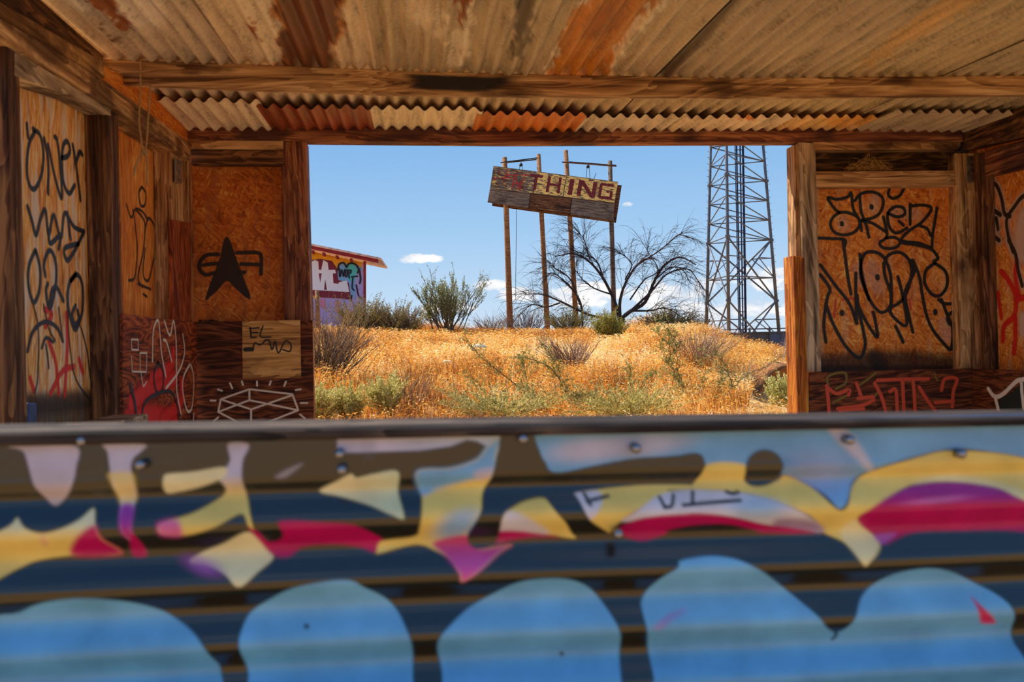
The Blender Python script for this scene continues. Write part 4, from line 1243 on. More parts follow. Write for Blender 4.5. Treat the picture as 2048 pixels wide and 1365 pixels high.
    po(B([(800, 630), (900, 625), (1000, 640), (1110, 660), (950, 665), (790, 690)]), CRIM, 6)
    # black lettering over it
    P.ell(1540, 940, 38, 37, K, 0.12)
    po(B([(830, 105), (960, 105), (1000, 190), (1080, 325), (1300, 290), (1500, 255), (1753, 238)]) + C([(70, 232), (150, 232), (178, 290), (130, 378), (0, 385)]) + B([(1500, 395), (1210, 425), (1060, 440), (880, 480), (820, 540), (795, 680), (700, 720), (650, 690), (655, 630), (710, 520), (725, 430), (770, 340), (800, 215)]), K, 3)
    po(B([(1040, 440), (1180, 430), (1260, 560), (1380, 655), (1210, 664), (1130, 560)]), K, 3)
    po(C([(0, 632), (100, 600), (250, 588), (350, 600), (450, 637)]), K, 3)
    # small black tags on the white
    st = P.stroke
    for q in (B([(1240, 435), (1265, 485)]), B([(1250, 470), (1360, 445)]), B([(1620, 450), (1638, 498)]), B([(1640, 495), (1672, 490), (1692, 440)]), C([(60, 486), (180, 475), (350, 462)]), C([(120, 425), (105, 480)]), C([(290, 425), (320, 432), (350, 425)])):
        st(q, 7, (24, 26, 36), 2)
    # light blue bubbles below
    BL, BL2 = (116, 180, 220), (92, 162, 212)
    po(A([(-120, 1130), (60, 1040), (200, 980), (400, 955), (600, 975), (750, 1020), (870, 1085), (980, 1160), (1050, 1270), (1085, 1365), (1085, 1700), (-120, 1700)]), BL, 4, BL2, 'y', (1230, 1330))
    po(A([(1215, 1080), (1250, 1035), (1330, 980), (1450, 910), (1620, 870), (1753, 865)]) + B([(120, 905), (210, 960), (280, 1030), (330, 1110), (360, 1200), (365, 1365), (340, 1700)]) + A([(1300, 1700), (1225, 1365), (1195, 1230), (1190, 1160)]), BL, 4, BL2, 'y', (1230, 1330))
    po(B([(500, 1500), (515, 1365), (490, 1230), (500, 1160), (540, 1110), (640, 1030), (760, 960), (900, 880), (1060, 857), (1180, 870), (1270, 920), (1340, 1000), (1400, 1100), (1422, 1200), (1415, 1365), (1390, 1700), (540, 1700)]), BL, 4, BL2, 'y', (1230, 1330))
    po(B([(1575, 1700), (1580, 1365), (1562, 1200), (1530, 1030), (1545, 960), (1620, 860), (1700, 800)]) + C([(50, 765), (200, 745), (330, 760), (440, 810), (540, 880), (640, 960), (740, 1050), (780, 1100), (845, 1138), (900, 1090), (960, 980), (1060, 890), (1160, 830), (1300, 805), (1430, 830), (1560, 890), (1680, 960), (1735, 1050), (1760, 1200), (1770, 1700)]), BL, 4, BL2, 'y', (1230, 1330))
    po(C([(1530, 960), (1560, 990), (1650, 1080), (1640, 1095), (1570, 1080)]), (206, 40, 90), 5)
    po(B([(1590, 1090), (1660, 1040), (1753, 1020), (1680, 1060), (1600, 1115)]), (176, 120, 190), 7, op=0.6)
    st(C([(842, 1130), (850, 1160), (838, 1178)]), 7, (20, 50, 80), 2)
    for x, y in ((1130, 1322), (470, 1290), (610, 1262)): P.ell(x, y, 5, 5, (30, 30, 50), 0.3, 0.8)
    # black pen marks along the third wave
    for k in range(8):
        st(B([(250 + k * 36, 840 - (k % 3) * 14), (265 + k * 36, 805 - (k % 2) * 10)]), 5, (14, 16, 30), 2)
    # grey rub marks on the two left letters
    P.ell(735, 900, 16, 22, (120, 120, 140), 0.6, 0.25)

def build_counter():
    # waves run level along the counter; sampled finely where the photograph shows it
    pL, pR = CN.at(-260, 900), CN.at(2310, 900)
    L0, L1 = (pL - CN.p).dot(CX), (pR - CN.p).dot(CX)
    zt0, zt1 = CN.at(0, 893).z, CN.at(2048, 850).z      # rail underside, left and right
    us = np.concatenate([np.arange(L0 - 0.75, L0 - 0.01, 0.03), np.linspace(L0, L1, 760), np.arange(L1 + 0.03, L1 + 1.1, 0.03)])
    ws = np.concatenate([np.arange(0, 0.40, 0.0021), np.arange(0.40, 1.02, 0.0068)])
    UU, WW = np.meshgrid(us, ws)
    l0 = (CN.at(0, 893) - CN.p).dot(CX); l1 = (CN.at(2048, 850) - CN.p).dot(CX)
    top = zt0 + (zt1 - zt0) * (UU - l0) / (l1 - l0)
    ZZ = top + 0.012 - WW
    pitch, amp = 0.0675, 0.0085
    ph = (WW - 0.012) / pitch * 2 * math.pi + 0.12 * np.sin(UU * 5)
    blend = np.clip((WW - 0.052) / 0.022, 0, 1)           # the rim under the rail lies flat
    D = amp * (np.sin(ph + COUNTER_PHASE) * blend - 0.2) + 0.0015 * np.sin(UU * 7 + WW * 11)
    nrm = np.array(CN.n)
    base = np.array(CN.p)
    XY = base[None, None, :] + UU[..., None] * np.array(CX) + D[..., None] * nrm - 0.014 * nrm
    XY[..., 2] = ZZ
    Vf = base[None, None, :] + UU[..., None] * np.array(CX)
    Vf[..., 2] = ZZ
    V = XY.reshape(-1, 3)
    nx, ny = len(us), len(ws)
    idx = np.arange(nx * ny).reshape(ny, nx)
    Fq = np.stack([idx[:-1, :-1], idx[1:, :-1], idx[1:, 1:], idx[:-1, 1:]], -1).reshape(-1, 4)
    me = bpy.data.meshes.new('corrugated_panel')
    c = V.mean(0)
    fast_mesh(me, V - c, Fq)
    me.polygons.foreach_set('use_smooth', np.ones(len(me.polygons), bool))
    P = Painter(to_px(Vf.reshape(-1, 3)), (7, 7, 9))
    paint_counter(P)
    set_col(me, P.C)
    me.materials.append(MATS['counter_paint'])
    o = put(bpy.data.objects.new('corrugated_panel', me), counter, Matrix.Translation(Vector(c)))
    o['label'] = 'corrugated sheet painted with yellow, crimson, black and light blue graffiti'
    rail = slab('top_rail', [(-1500, 887), (1024, 848), (3700, 809), (3700, 819), (1024, 873), (-1500, 926)], CN, 0.105, M_['wood_rail'], counter, 0.004, along=CX)
    # frame behind the sheet
    a, b = CN.at(-1450, 1000), CN.at(3600, 1000)
    mb = MB(); mb.bar(Vector((a.x, a.y, 0.55)) - CN.n * 0.055, Vector((b.x, b.y, 0.55)) - CN.n * 0.055, 0.04, 0.085)
    mb.build('frame_rail', M_['wood_dark'], counter)
    for u in (-1400, -250, 700, 1500, 2290, 3500):
        p = CN.at(u, 1000)
        mb = MB(); mb.box((p.x - CN.n.x * 0.075, p.y - CN.n.y * 0.075, 0.52), 0.06, 0.06, 1.04)
        mb.build('frame_post', M_['wood_dark'], counter)
    for x, y in ((680, 908), (684, 940), (282, 930), (1272, 897), (1698, 880), (1922, 908), (1046, 878), (1236, 1068), (165, 882)):
        p = CN.at(x, y, -0.006)
        mb = MB()
        mb.tube([p - CN.n * 0.01, p + CN.n * 0.004, p + CN.n * 0.007], [0.006, 0.006, 0.003], 8)
        mb.build('screw', M_['screw'], counter, True)
COUNTER_PHASE = -1.0
build_counter()

# ------------------------------------------------------------------ roadside sign on four poles
SY = 26.0
def on_ground(x, y): return float(hgt(x, y))
PS = pY(SY)
sign = empty('roadside_sign', (PS.at(1120, 640).x, SY, on_ground(PS.at(1120, 640).x, SY)), 'tilted peeling yellow sign board with red letters on four tall poles', 'sign')
def pole(x0, y0, x1, y1, w0, w1, Y, mat):
    pl = pY(Y)
    a, b = pl.at(x0, y0), pl.at(x1, y1)
    d = (a - b).normalized()
    gz = on_ground(b.x, Y)
    b = b - d * max(0.0, (b.z - gz + 0.15) / d.z)
    k = Y / F
    mb = MB()
    mb.tube([b, b.lerp(a, 0.33), b.lerp(a, 0.66), a], [w1 * k / 2, (w1 * 0.66 + w0 * 0.34) * k / 2, (w1 * 0.34 + w0 * 0.66) * k / 2, w0 * k / 2], 12)
    o = mb.build('pole', mat, sign, True)
    return o
pole(1009, 315, 1020, 645, 10, 13, SY + 0.15, M_['wood_pole'])
pole(1077, 309, 1094, 640, 8.5, 11.5, SY + 0.20, M_['wood_pole'])
pole(1131.5, 301, 1152, 640, 9, 11, SY + 0.15, M_['wood_pole'])
pole(1220, 322, 1228, 635, 8.5, 11, SY + 0.18, M_['wood_pole_grey'])
# plates of the board: upper painted panels and lower bare boards
def lerp2(a, b, t): return (a[0] + (b[0] - a[0]) * t, a[1] + (b[1] - a[1]) * t)
TL, TR, BR, BLc = (987, 332), (1237, 364), (1225.5, 441), (975, 405)
ML, MR = (980, 377), (1229.5, 407)
def spx(u, v, top=True):
    """u along the board, v down its upper (or lower) half"""
    if top: return lerp2(lerp2(TL, TR, u), lerp2(ML, MR, u), v)
    return lerp2(lerp2(ML, MR, u), lerp2(BLc, BR, u), v)
ux = (PS.at(*TR) - PS.at(*TL)).normalized()
panels = []
for u0, u1 in ((0, 0.345), (0.345, 0.585), (0.585, 1.0)):
    p = slab('sign_panel', [spx(u0, 0), spx(u1 - 0.002, 0), spx(u1 - 0.002, 1), spx(u0, 1)], PS, 0.04, M_['wood_sign'], sign, 0.004, off=0.02, along=ux)
    panels.append((u0, u1, p))
    fill('yellow_paint', p, PS, [[spx(u0 + 0.003, 0.03), spx(u1 - 0.004, 0.03), spx(u1 - 0.004, 0.97), spx(u0 + 0.003, 0.97)]], 'p_yellow_worn' if u0 == 0 else 'p_yellow', 0.022, smooth=False, rim=0.03)
for u0, u1, mt, of in ((0, 0.325, 'wood_sign', 0.0), (0.33, 0.655, 'wood_dark', 0.012), (0.66, 1.0, 'wood_sign', 0.0)):
    slab('lower_board', [spx(u0, 0.02, False), spx(u1, 0.02, False), spx(u1, 1, False), spx(u0, 1, False)], PS, 0.035, M_[mt], sign, 0.004, off=of, along=ux)
slab('bottom_rail', [spx(0.18, 0.97, False), spx(1.0, 0.97, False), spx(1.0, 1.09, False), spx(0.18, 1.09, False)], PS, 0.08, M_['wood_dark'], sign, 0.004, off=-0.03, along=ux)
slab('rear_board', [(992, 342), (1243.5, 371), (1232, 446), (984, 412)], pY(SY + 0.34), 0.03, M_['wood_dark'], sign, 0.004, along=ux)
# letters NOTHING as bars of dark red paint
def letter(u0, u1, bars, worn, parent):
    polys = []
    for (xa, ya, xb, yb, w) in bars:
        du, dv = xb - xa, (yb - ya)
        # bar half width across, in letter units
        if abs(dv) > abs(du): off = (w / 2, 0.0)
        else: off = (0.0, w / 2)
        pts = [(xa - off[0], ya - off[1]), (xa + off[0], ya + off[1]), (xb + off[0], yb + off[1]), (xb - off[0], yb - off[1])]
        polys.append([spx(u0 + (u1 - u0) * px_, 0.14 + 0.72 * py_) for px_, py_ in pts])
    fill('painted_letter', parent, PS, polys, 'p_letter_worn' if worn else 'p_letter', 0.024, smooth=False, rim=0.03)
GL = {'N': [(0.1, 0, 0.1, 1, 0.22), (0.9, 0, 0.9, 1, 0.22), (0.14, 0, 0.86, 1, 0.26)], 'O': [(0.12, 0.08, 0.12, 0.92, 0.22), (0.88, 0.08, 0.88, 0.92, 0.22), (0.1, 0.08, 0.9, 0.08, 0.17), (0.1, 0.92, 0.9, 0.92, 0.17)],
      'T': [(0, 0.08, 1, 0.08, 0.18), (0.5, 0.1, 0.5, 1, 0.24)], 'H': [(0.12, 0, 0.12, 1, 0.2), (0.88, 0, 0.88, 1, 0.2), (0.15, 0.5, 0.85, 0.5, 0.16)], 'I': [(0.5, 0, 0.5, 1, 0.9)],
      'G': [(0.12, 0.06, 0.12, 0.94, 0.2), (0.1, 0.08, 0.95, 0.08, 0.18), (0.1, 0.92, 0.95, 0.92, 0.18), (0.55, 0.52, 0.95, 0.52, 0.15), (0.87, 0.52, 0.87, 0.94, 0.18)]}
for ch, u0, u1, worn, k in (('N', 0.04, 0.13, True, 0), ('O', 0.17, 0.27, True, 0), ('T', 0.30, 0.40, False, 0), ('H', 0.44, 0.555, False, 1), ('I', 0.615, 0.655, False, 2), ('N', 0.69, 0.835, False, 2), ('G', 0.855, 0.975, False, 2)):
    letter(u0, u1, GL[ch], worn, panels[k][2])
spray('spray_tag', panels[0][2], PS, [(Q(p, 5.689, 950, 280), 2.4) for p in ([(205, 440), (250, 440)], [(370, 340), (345, 440)], [(340, 400), (480, 400)], [(455, 400), (420, 550)], [(455, 400), (500, 555)], [(420, 500), (530, 490)], [(500, 555), (560, 430)], [(530, 400), (610, 400)], [(300, 430), (420, 430)], [(500, 560), (530, 560)])], 'p_scrawl', 0.027, label='bright red scrawl')
# cross bars, pulleys and cables
def sbar(name, a, b, w, Y, mat=M_['iron']):
    pl = pY(Y); k = Y / F
    mb = MB(); mb.bar(pl.at(*a), pl.at(*b), w * k, w * k)
    return mb.build(name, mat, sign)
sbar('cross_bar', (1001, 325.5), (1075, 316), 2.0, SY + 0.02)
sbar('cross_bar', (1013, 325.5), (1076, 319), 2.0, SY + 0.30)
sbar('cross_bar', (1124, 324.5), (1233, 332.5), 2.4, SY + 0.02, M_['wood_dark'])
sbar('cross_bar', (1138, 324), (1232, 331), 2.0, SY + 0.30)
for x, y in ((1042, 330), (1176, 333.5)):
    pl = pY(SY + 0.1); c = pl.at(x, y); k = SY / F
    mb = MB()
    mb.tube([c + Vector((0, -0.035, 0)), c + Vector((0, 0.035, 0))], 3.2 * k, 14)
    mb.tube([c + Vector((0, 0, 2.0 * k)), pl.at(x, y - 8)], 0.7 * k, 6)
    mb.build('pulley', M_['iron'], sign, True)
for pts in ([(1039.5, 332), (1039, 345)], [(1044.5, 332), (1045, 345)], [(1174, 335), (1173, 356)], [(1178.5, 335), (1180, 358)], [(1033, 414), (1032, 520), (1031, 600)], [(1169, 434), (1167, 520), (1165, 560)], [(1188, 358), (1192, 346)]):
    pl = pY(SY + 0.1)
    mb = MB(); mb.tube([pl.at(*p) for p in pts], 0.0075 if len(pts) > 2 else 0.008, 5)
    mb.build('cable', M_['iron'], sign)

# ------------------------------------------------------------------ lattice tower far behind
def tower():
    t = empty('lattice_tower', (31, 82, 0), 'tall grey three-legged steel lattice tower with dark cables', 'tower')
    legs = {'M': (80.0, (1453, 288), (1457.5, 660)), 'L': (86.0, (1421.5, 288), (1413, 645)), 'R': (83.5, (1526, 288), (1557.5, 660))}
    ax = {}
    for k, (D, a, b) in legs.items():
        pa, pb = pY(D).at(*a), pY(D).at(*b)
        d = (pa - pb).normalized()
        def at(z, pb=pb, d=d): return pb + d * ((z - pb.z) / d.z)
        ax[k] = at
    zf = [ax['M'](0)] and [pY(80.0).at(1454, y).z for y in (225, 349, 473, 601)]
    zf.append(zf[-1] - (zf[-2] - zf[-1]))
    ztop = zf[0] + 12.0
    for k in 'MLR':
        mb = MB(); mb.tube([ax[k](-0.5), ax[k](zf[2]), ax[k](ztop)], [0.17, 0.145, 0.11], 10)
        leg = mb.build('leg', M_['tower_steel'], t, True)
        mb = MB()
        for z in zf[:4]:
            p = ax[k](z)
            mb.tube([p - Vector((0, 0, 0.12)), p + Vector((0, 0, 0.12))], 0.24, 10)
        fl = mb.build('flanges', M_['tower_steel'], leg); fl['kind'] = 'stuff'
        if k != 'M':
            s = -1 if k == 'L' else 1
            mb = MB()
            z = -0.3
            while z < ztop:
                p = ax[k](z); mb.tube([p, p + Vector((s * 0.33, 0, 0))], 0.022, 4); z += 0.62
            sb = mb.build('step_bolts', M_['tower_steel'], leg); sb['kind'] = 'stuff'
    def brace(a, b, r=0.055):
        mb = MB(); mb.tube([a, b], r, 6); mb.build('brace', M_['tower_steel'], t)
    for A, B in (('L', 'M'), ('M', 'R'), ('L', 'R')):
        # light lacing in the upper sections
        for zt, zb in ((zf[0] + (zf[0] - zf[1]), zf[0]), (zf[0], zf[1]), (zf[1], zf[2])):
            n = 3
            for i in range(n):
                z1 = zt + (zb - zt) * i / n; z2 = zt + (zb - zt) * (i + 1) / n
                brace(ax[A](z2), ax[B](z2), 0.05)
                if (A, B) == ('L', 'M'): brace(ax[B](z1), ax[A](z2))
                else: brace(ax[A](z1), ax[B](z2))
        # heavy crosses with a mid rail in the two lowest
        for zt, zb in ((zf[2], zf[3]), (zf[3], zf[4])):
            zm = (zt + zb) / 2
            brace(ax[A](zt), ax[B](zb), 0.08); brace(ax[B](zt), ax[A](zb), 0.08)
            brace(ax[A](zm - 0.7), ax[B](zm - 0.7), 0.06)
            for q0, q1 in ((A, B), (B, A)):
                a = ax[q0](zt).lerp(ax[q1](zb), 0.3)
                h = ax[q0](a.z)
                brace(h, a, 0.045); brace(a, ax[q0](zm - 0.7), 0.045)
    for x0, x1, r in ((1470, 1477.5, 0.045), (1473, 1480.5, 0.075), (1480, 1486, 0.07), (1485, 1490.5, 0.07), (1487, 1493, 0.045)):
        a, b = pY(83).at(x0, 288), pY(83).at(x1, 660)
        d = (a - b)
        mb = MB(); mb.tube([b - d * 0.2, a + d * 0.9], r, 6); mb.build('cable', M_['tower_cable'], t)
    for i in range(14):
        y = 300 + i * 27
        f = (y - 288) / 372
        mb = MB(); mb.bar(pY(83).at(1469 + 7.5 * f, y), pY(83).at(1488 + 6 * f, y), 0.07); mb.build('cable_clamp', M_['iron'], t)
tower()

# ------------------------------------------------------------------ steel fence beside the tower's foot
def fence():
    Y = 44.0
    pl = pY(Y)
    f = empty('steel_fence', pl.at(1530, 700), 'dark steel panel fence beyond the right flank of the hill', 'fence')
    k = Y / F
    xs = [1380, 1420, 1460, 1500, 1540, 1580, 1620, 1680, 1740]
    top = lambda x: 662 - (x - 1450) * 0.026
    for i, (a, b) in enumerate(zip(xs[:-1], xs[1:])):
        slab('panel', [(a + 1, top(a) + 6), (b - 1, top(b) + 6), (b - 1, 712), (a + 1, 712)], pl, 0.05, M_['fence_blue' if a >= 1540 else 'fence_steel'], f, 0.005)
    for x in xs:
        slab('post', [(x - 1.6, top(x) - 5), (x + 1.6, top(x) - 5), (x + 1.6, 720), (x - 1.6, 720)], pl, 0.1, M_['fence_steel'], f, 0.005, off=0.06)
    for dy, w in ((-3, 2.2), (4, 3.0)):
        slab('rail', [(1380, top(1380) + dy), (1740, top(1740) + dy), (1740, top(1740) + dy + w), (1380, top(1380) + dy + w)], pl, 0.08, M_['fence_steel'], f, 0.004, off=0.05)
fence()

# ------------------------------------------------------------------ painted shed behind the hill's left end
def shed():
    Y = 31.0
    pl = pY(Y)
    gz = pl.at(690, 700).z
    s = empty('painted_shed', (pl.at(650, 640).x, Y, gz), 'yellow shed with large white and maroon letters and a red edged roof', 'shed')
    wl = slab('wall', [(470, 470), (622, 503), (730, 526), (730, 700), (470, 700)], pl, 0.1, M_['shed_yellow'], s, 0.004)
    # the side wall runs back from the corner
    a = pl.at(730, 526); b = pl.at(730, 700)
    c, d = a + Vector((-0.6, 5, 0.0)), b + Vector((-0.6, 5, 0))
    slab3('side_wall', [a, c, d, b], 0.1, (1, 0.12, 0), M_['shed_lilac'], s, 0.004)
    slab('corner_trim', [(727, 522), (732, 523), (732, 700), (727, 700)], pl, 0.05, M_['shed_red'], s, 0.003, off=0.03)
    r0, r1 = pl.at(440, 456), pl.at(758, 522)
    r0b, r1b = pl.at(440, 463), pl.at(758, 529)
    up = Vector((0, 0, 1))
    slab3('fascia', [r0 + Vector((0, -0.5, 0)), r1 + Vector((0, -0.5, 0)), r1b + Vector((0, -0.5, 0)), r0b + Vector((0, -0.5, 0))], 0.05, (0, -1, 0), M_['shed_red'], s, 0.004)
    P = [r0 + Vector((0, -0.55, 0.05)), r1 + Vector((0.1, -0.55, 0.05)), r1 + Vector((0.1, 5.4, 0.25)), r0 + Vector((0, 5.4, 0.25))]
    nn = (P[1] - P[0]).cross(P[3] - P[0]).normalized()
    slab3('roof', P, 0.07, nn, M_['shed_roof'], s, 0.004)
    for x in (608, 628, 650, 676, 704):
        p = pl.at(x, 503 + (x - 622) * 0.215)
        mb = MB(); mb.box(p + Vector((0, -0.27, -0.03)), 0.07, 0.46, 0.09); mb.build('rafter_end', M_['shed_red'], s)
    C3 = lambda p: Q(p, 5.055, 600, 270)
    C6 = lambda p: Q(p, 4.265, 600, 540)
    fill('painted_field', wl, pl, [[(612, 598), (728, 590), (728, 640), (700, 655), (612, 650)]], 's_lilac', 0.004, smooth=False, rim=0.1)
    fill('painted_field', wl, pl, [[(676, 535), (700, 528), (726, 540), (727, 590), (700, 596), (680, 580)]], 's_blue', 0.008, rim=0.1)
    fill('painted_field', wl, pl, [C3([(470, 1330), (520, 1305), (570, 1340), (590, 1420), (560, 1480), (480, 1450)])], 's_teal', 0.011, rim=0.1)
    fill('painted_field', wl, pl, [[(712, 548), (727, 545), (727, 620), (712, 600)]], 's_lilac', 0.012, rim=0.2)
    # big letters: maroon body, white faces
    fill('painted_letter', wl, pl, [[(612, 522), (640, 518), (664, 522), (676, 540), (674, 560), (698, 566), (702, 600), (612, 590)]], 's_maroon', 0.014, smooth=False, rim=0.06)
    fill('painted_letter', wl, pl, [C3([(105, 1290), (150, 1265), (185, 1280), (190, 1365), (105, 1480)]), C3([(235, 1265), (280, 1290), (290, 1365), (360, 1400), (250, 1560), (200, 1500), (215, 1365)])], 's_white', 0.017, smooth=False, rim=0.06)
    fill('painted_letter', wl, pl, [C6([(90, 0), (300, 0), (320, 110), (400, 90), (420, 190), (250, 180), (100, 160)]), C6([(90, 120), (200, 60), (280, 120), (350, 160), (420, 180), (410, 195), (90, 170)])], 's_white', 0.0185, smooth=False, rim=0.04)
    fill('painted_letter', wl, pl, [C6([(165, 175), (430, 190), (430, 250), (170, 235)]), C6([(280, 30), (320, 30), (330, 120), (285, 115)]), C6([(160, 30), (185, 30), (172, 110)]), C6([(215, 80), (230, 170), (205, 170)])], 's_maroon', 0.021, smooth=False, rim=0.06)
    fill('painted_letter', wl, pl, [C6([(170, 250), (210, 250), (215, 330), (175, 320)]), C6([(300, 260), (340, 262), (335, 350), (305, 350)])], 's_pink', 0.021, smooth=False, rim=0.1)
    spray('spray_tag', wl, pl, [(C6(p), 3.2) for p in ([(335, -10), (340, 60), (355, 0), (370, 55), (380, 0)], [(390, 0), (385, 50), (400, 55), (405, 0)], [(420, 70), (415, 10), (435, 5), (430, 30)], [(440, 60), (490, 55)], [(450, 70), (445, 150), (460, 175)], [(480, 130), (500, 220), (530, 245)], [(440, 220), (435, 270)])]
          + [(C3(p), 4) for p in ([(385, 1365), (395, 1310), (440, 1295), (470, 1340)], [(470, 1340), (500, 1300), (560, 1310), (600, 1365)], [(600, 1365), (612, 1450), (605, 1500)])] + [(C6([(500, -5), (490, 30)]), 3)], 's_black', 0.024)
shed()
# weathered fence posts in front of the shed
for x, y0, y1, w, lab in ((634, 582, 650, 9, 'thick weathered brown fence post in front of the painted shed'), (627, 590, 650, 5, 'thin bleached fence post leaning beside the thick post')):
    pl = pY(22.5); a, b = pl.at(x - (0 if w > 6 else 3), y0), pl.at(x, y1)
    b.z = on_ground(b.x, 22.5) - 0.1
    mb = MB(); mb.tube([b, b.lerp(a, 0.5) + Vector((0.01, 0, 0)), a], [w * 0.0125 / 2, w * 0.0125 / 2, w * 0.0115 / 2], 9)
    tag(mb.build('fence_post', M_['wood_pole' if w > 6 else 'wood_grey'], None, True), lab, 'post')

# ------------------------------------------------------------------ plants
def veg_mat(name, rough=0.8, transl=0.35, vary=0.3):
    m, g, b, out = newmat(name)
    at = g.n('ShaderNodeAttribute', attribute_name='paint')
    tc = g.n('ShaderNodeTexCoord')
    n = g.n('ShaderNodeTexNoise', i_Scale=2.5, i_Detail=3.0)
    g.l(tc.outputs['Object'], n.inputs['Vector'])
    k = g.ramp(n.outputs[0], [(0.3, (1 - vary,) * 3), (0.7, (1 + vary,) * 3)])
    col = g.mix(1.0, at.outputs['Color'], k, 'MULTIPLY')
    g.l(col, b.inputs['Base Color'])
    b.inputs['Roughness'].default_value = rough
    b.inputs['Specular IOR Level'].default_value = 0.15
    if transl:
        t = g.n('ShaderNodeBsdfTranslucent')
        g.l(col, t.inputs[0])
        mx = g.n('ShaderNodeMixShader', i_0=transl)
        g.l(b.outputs[0], mx.inputs[1]); g.l(t.outputs[0], mx.inputs[2]); g.l(mx.outputs[0], out.inputs[0])
veg_mat('grass_dry', transl=0.45, vary=0.15)
veg_mat('leaf', transl=0.35, vary=0.15)
veg_mat('twig', transl=0.0, vary=0.15)

def grass(name, N, y0, y1, hmin, hmax, xpad, cols, seed, wts=None, region=None):
    r = np.random.default_rng(seed)
    # even over the slope as seen through the opening, and a little beyond its sides
    Y = np.sqrt(r.uniform(y0 ** 1.35, y1 ** 1.35, N) ** (2 / 1.35))
    xl = np.array([pY(1.0).at(560, 700).x, pY(1.0).at(1660, 700).x])
    X = Y * (xl[0] + (xl[1] - xl[0]) * r.uniform(-xpad, 1 + xpad, N))
    # stems stand in tufts
    tuft = r.integers(0, max(1, N // 13), N)
    jx, jy = r.normal(0, 0.055, N), r.normal(0, 0.055, N)
    X, Y = X[tuft] + jx, Y[tuft] + jy
    tone = r.normal(0, 0.16, N)[tuft]
    out_ang = np.arctan2(jy, jx)
    keep = fbm(X * 1.4, Y * 1.1, 4.0) + r.uniform(-0.9, 1.3, N) > -0.55
    pxx = to_px(np.stack([X, Y, np.full(N, 0.6)], -1))[:, 0]
    keep &= ~((pxx > 1500) & (Y > 7.2) & (Y < 12.15))
    X, Y, tone, out_ang = X[keep], Y[keep], tone[keep], out_ang[keep]
    N = len(X)
    Z = hgt(X, Y) - 0.03
    h = r.uniform(hmin, hmax, N) * np.interp(Y, [6, 9, 16, 26], [0.6, 0.75, 1.0, 1.05]) * (0.85 + 0.25 * fbm(X * 0.8, Y * 0.8, 1.0))
    h = np.clip(h, 0.08, None)
    ang = out_ang + r.normal(0, 0.6, N)
    lean = r.uniform(0.1, 0.6, N) * h
    base = np.stack([X, Y, Z], -1)
    dirv = np.stack([np.cos(ang), np.sin(ang), np.zeros(N)], -1)
    side = np.stack([-np.sin(ang), np.cos(ang), np.zeros(N)], -1)
    face = r.uniform(0, 2 * math.pi, N)
    wv = np.stack([np.cos(face), 0.4 * np.sin(face), np.zeros(N)], -1)
    up = np.array([0, 0, 1.0])
    w = (0.0022 + 0.00022 * Y)[:, None]
    mid = base + up * (h * 0.6)[:, None] + dirv * (lean * 0.35)[:, None]
    top = base + up * h[:, None] + dirv * lean[:, None]
    hl = (r.uniform(0.022, 0.05, N) + 0.0012 * Y)[:, None]
    hw = (r.uniform(0.002, 0.007, N) + 0.00075 * Y)[:, None]
    hd = dirv * 0.75 + up * 0.25 + side * r.normal(0, 0.3, N)[:, None]
    tip = top + hd * hl
    V = np.stack([base - wv * w, base + wv * w, mid + wv * w * 0.8, mid - wv * w * 0.8, top, top + hd * hl * 0.45 + wv * hw, tip, top + hd * hl * 0.45 - wv * hw], 1)
    o8 = (np.arange(N) * 8)[:, None]
    quads = np.concatenate([np.stack([o8[:, 0], o8[:, 0] + 1, o8[:, 0] + 2, o8[:, 0] + 3], -1), np.stack([o8[:, 0] + 4, o8[:, 0] + 5, o8[:, 0] + 6, o8[:, 0] + 7], -1), np.stack([o8[:, 0] + 3, o8[:, 0] + 2, o8[:, 0] + 4, o8[:, 0] + 4], -1)[:0]])
    tris = np.stack([o8[:, 0] + 3, o8[:, 0] + 2, o8[:, 0] + 4], -1)
    me = bpy.data.meshes.new(name)
    Vf = V.reshape(-1, 3)
    loops = np.concatenate([quads.ravel(), tris.ravel()]).astype(np.int32)
    starts = np.concatenate([np.arange(len(quads)) * 4, len(quads) * 4 + np.arange(len(tris)) * 3]).astype(np.int32)
    me.vertices.add(len(Vf)); me.vertices.foreach_set('co', Vf.astype(np.float32).ravel())
    me.loops.add(len(loops)); me.loops.foreach_set('vertex_index', loops)
    me.polygons.add(len(starts)); me.polygons.foreach_set('loop_start', starts)
    me.update(calc_edges=True)
    pal = np.array([lin(c)[:3] for c in cols])
    patch = 0.7 * fbm(X * 0.45, Y * 0.35, 7.0) + 0.6 * fbm(X * 2.1, Y * 1.6, 3.0)
    ci = np.clip(((patch + 1.4) / 2.8 + tone + r.normal(0, 0.16, N)) * len(pal), 0, len(pal) - 1).astype(int)
    c = pal[ci] * r.uniform(0.8, 1.2, N)[:, None]
    C = np.repeat(c[:, None, :], 8, 1)
    C[:, 4:, :] *= 1.12
    set_col(me, C.reshape(-1, 3))
    me.materials.append(MATS['grass_dry'])
    o = put(bpy.data.objects.new(name, me))
    return o
GOLD = [(150, 96, 56), (204, 128, 48), (230, 160, 64), (244, 190, 92), (250, 212, 132), (254, 232, 180)]
tag(grass('dry_grass', 170000, 6.2, 29.0, 0.16, 0.36, 0.22, GOLD, 11), 'golden dry grass covering the hillside', 'grass', kind='stuff')

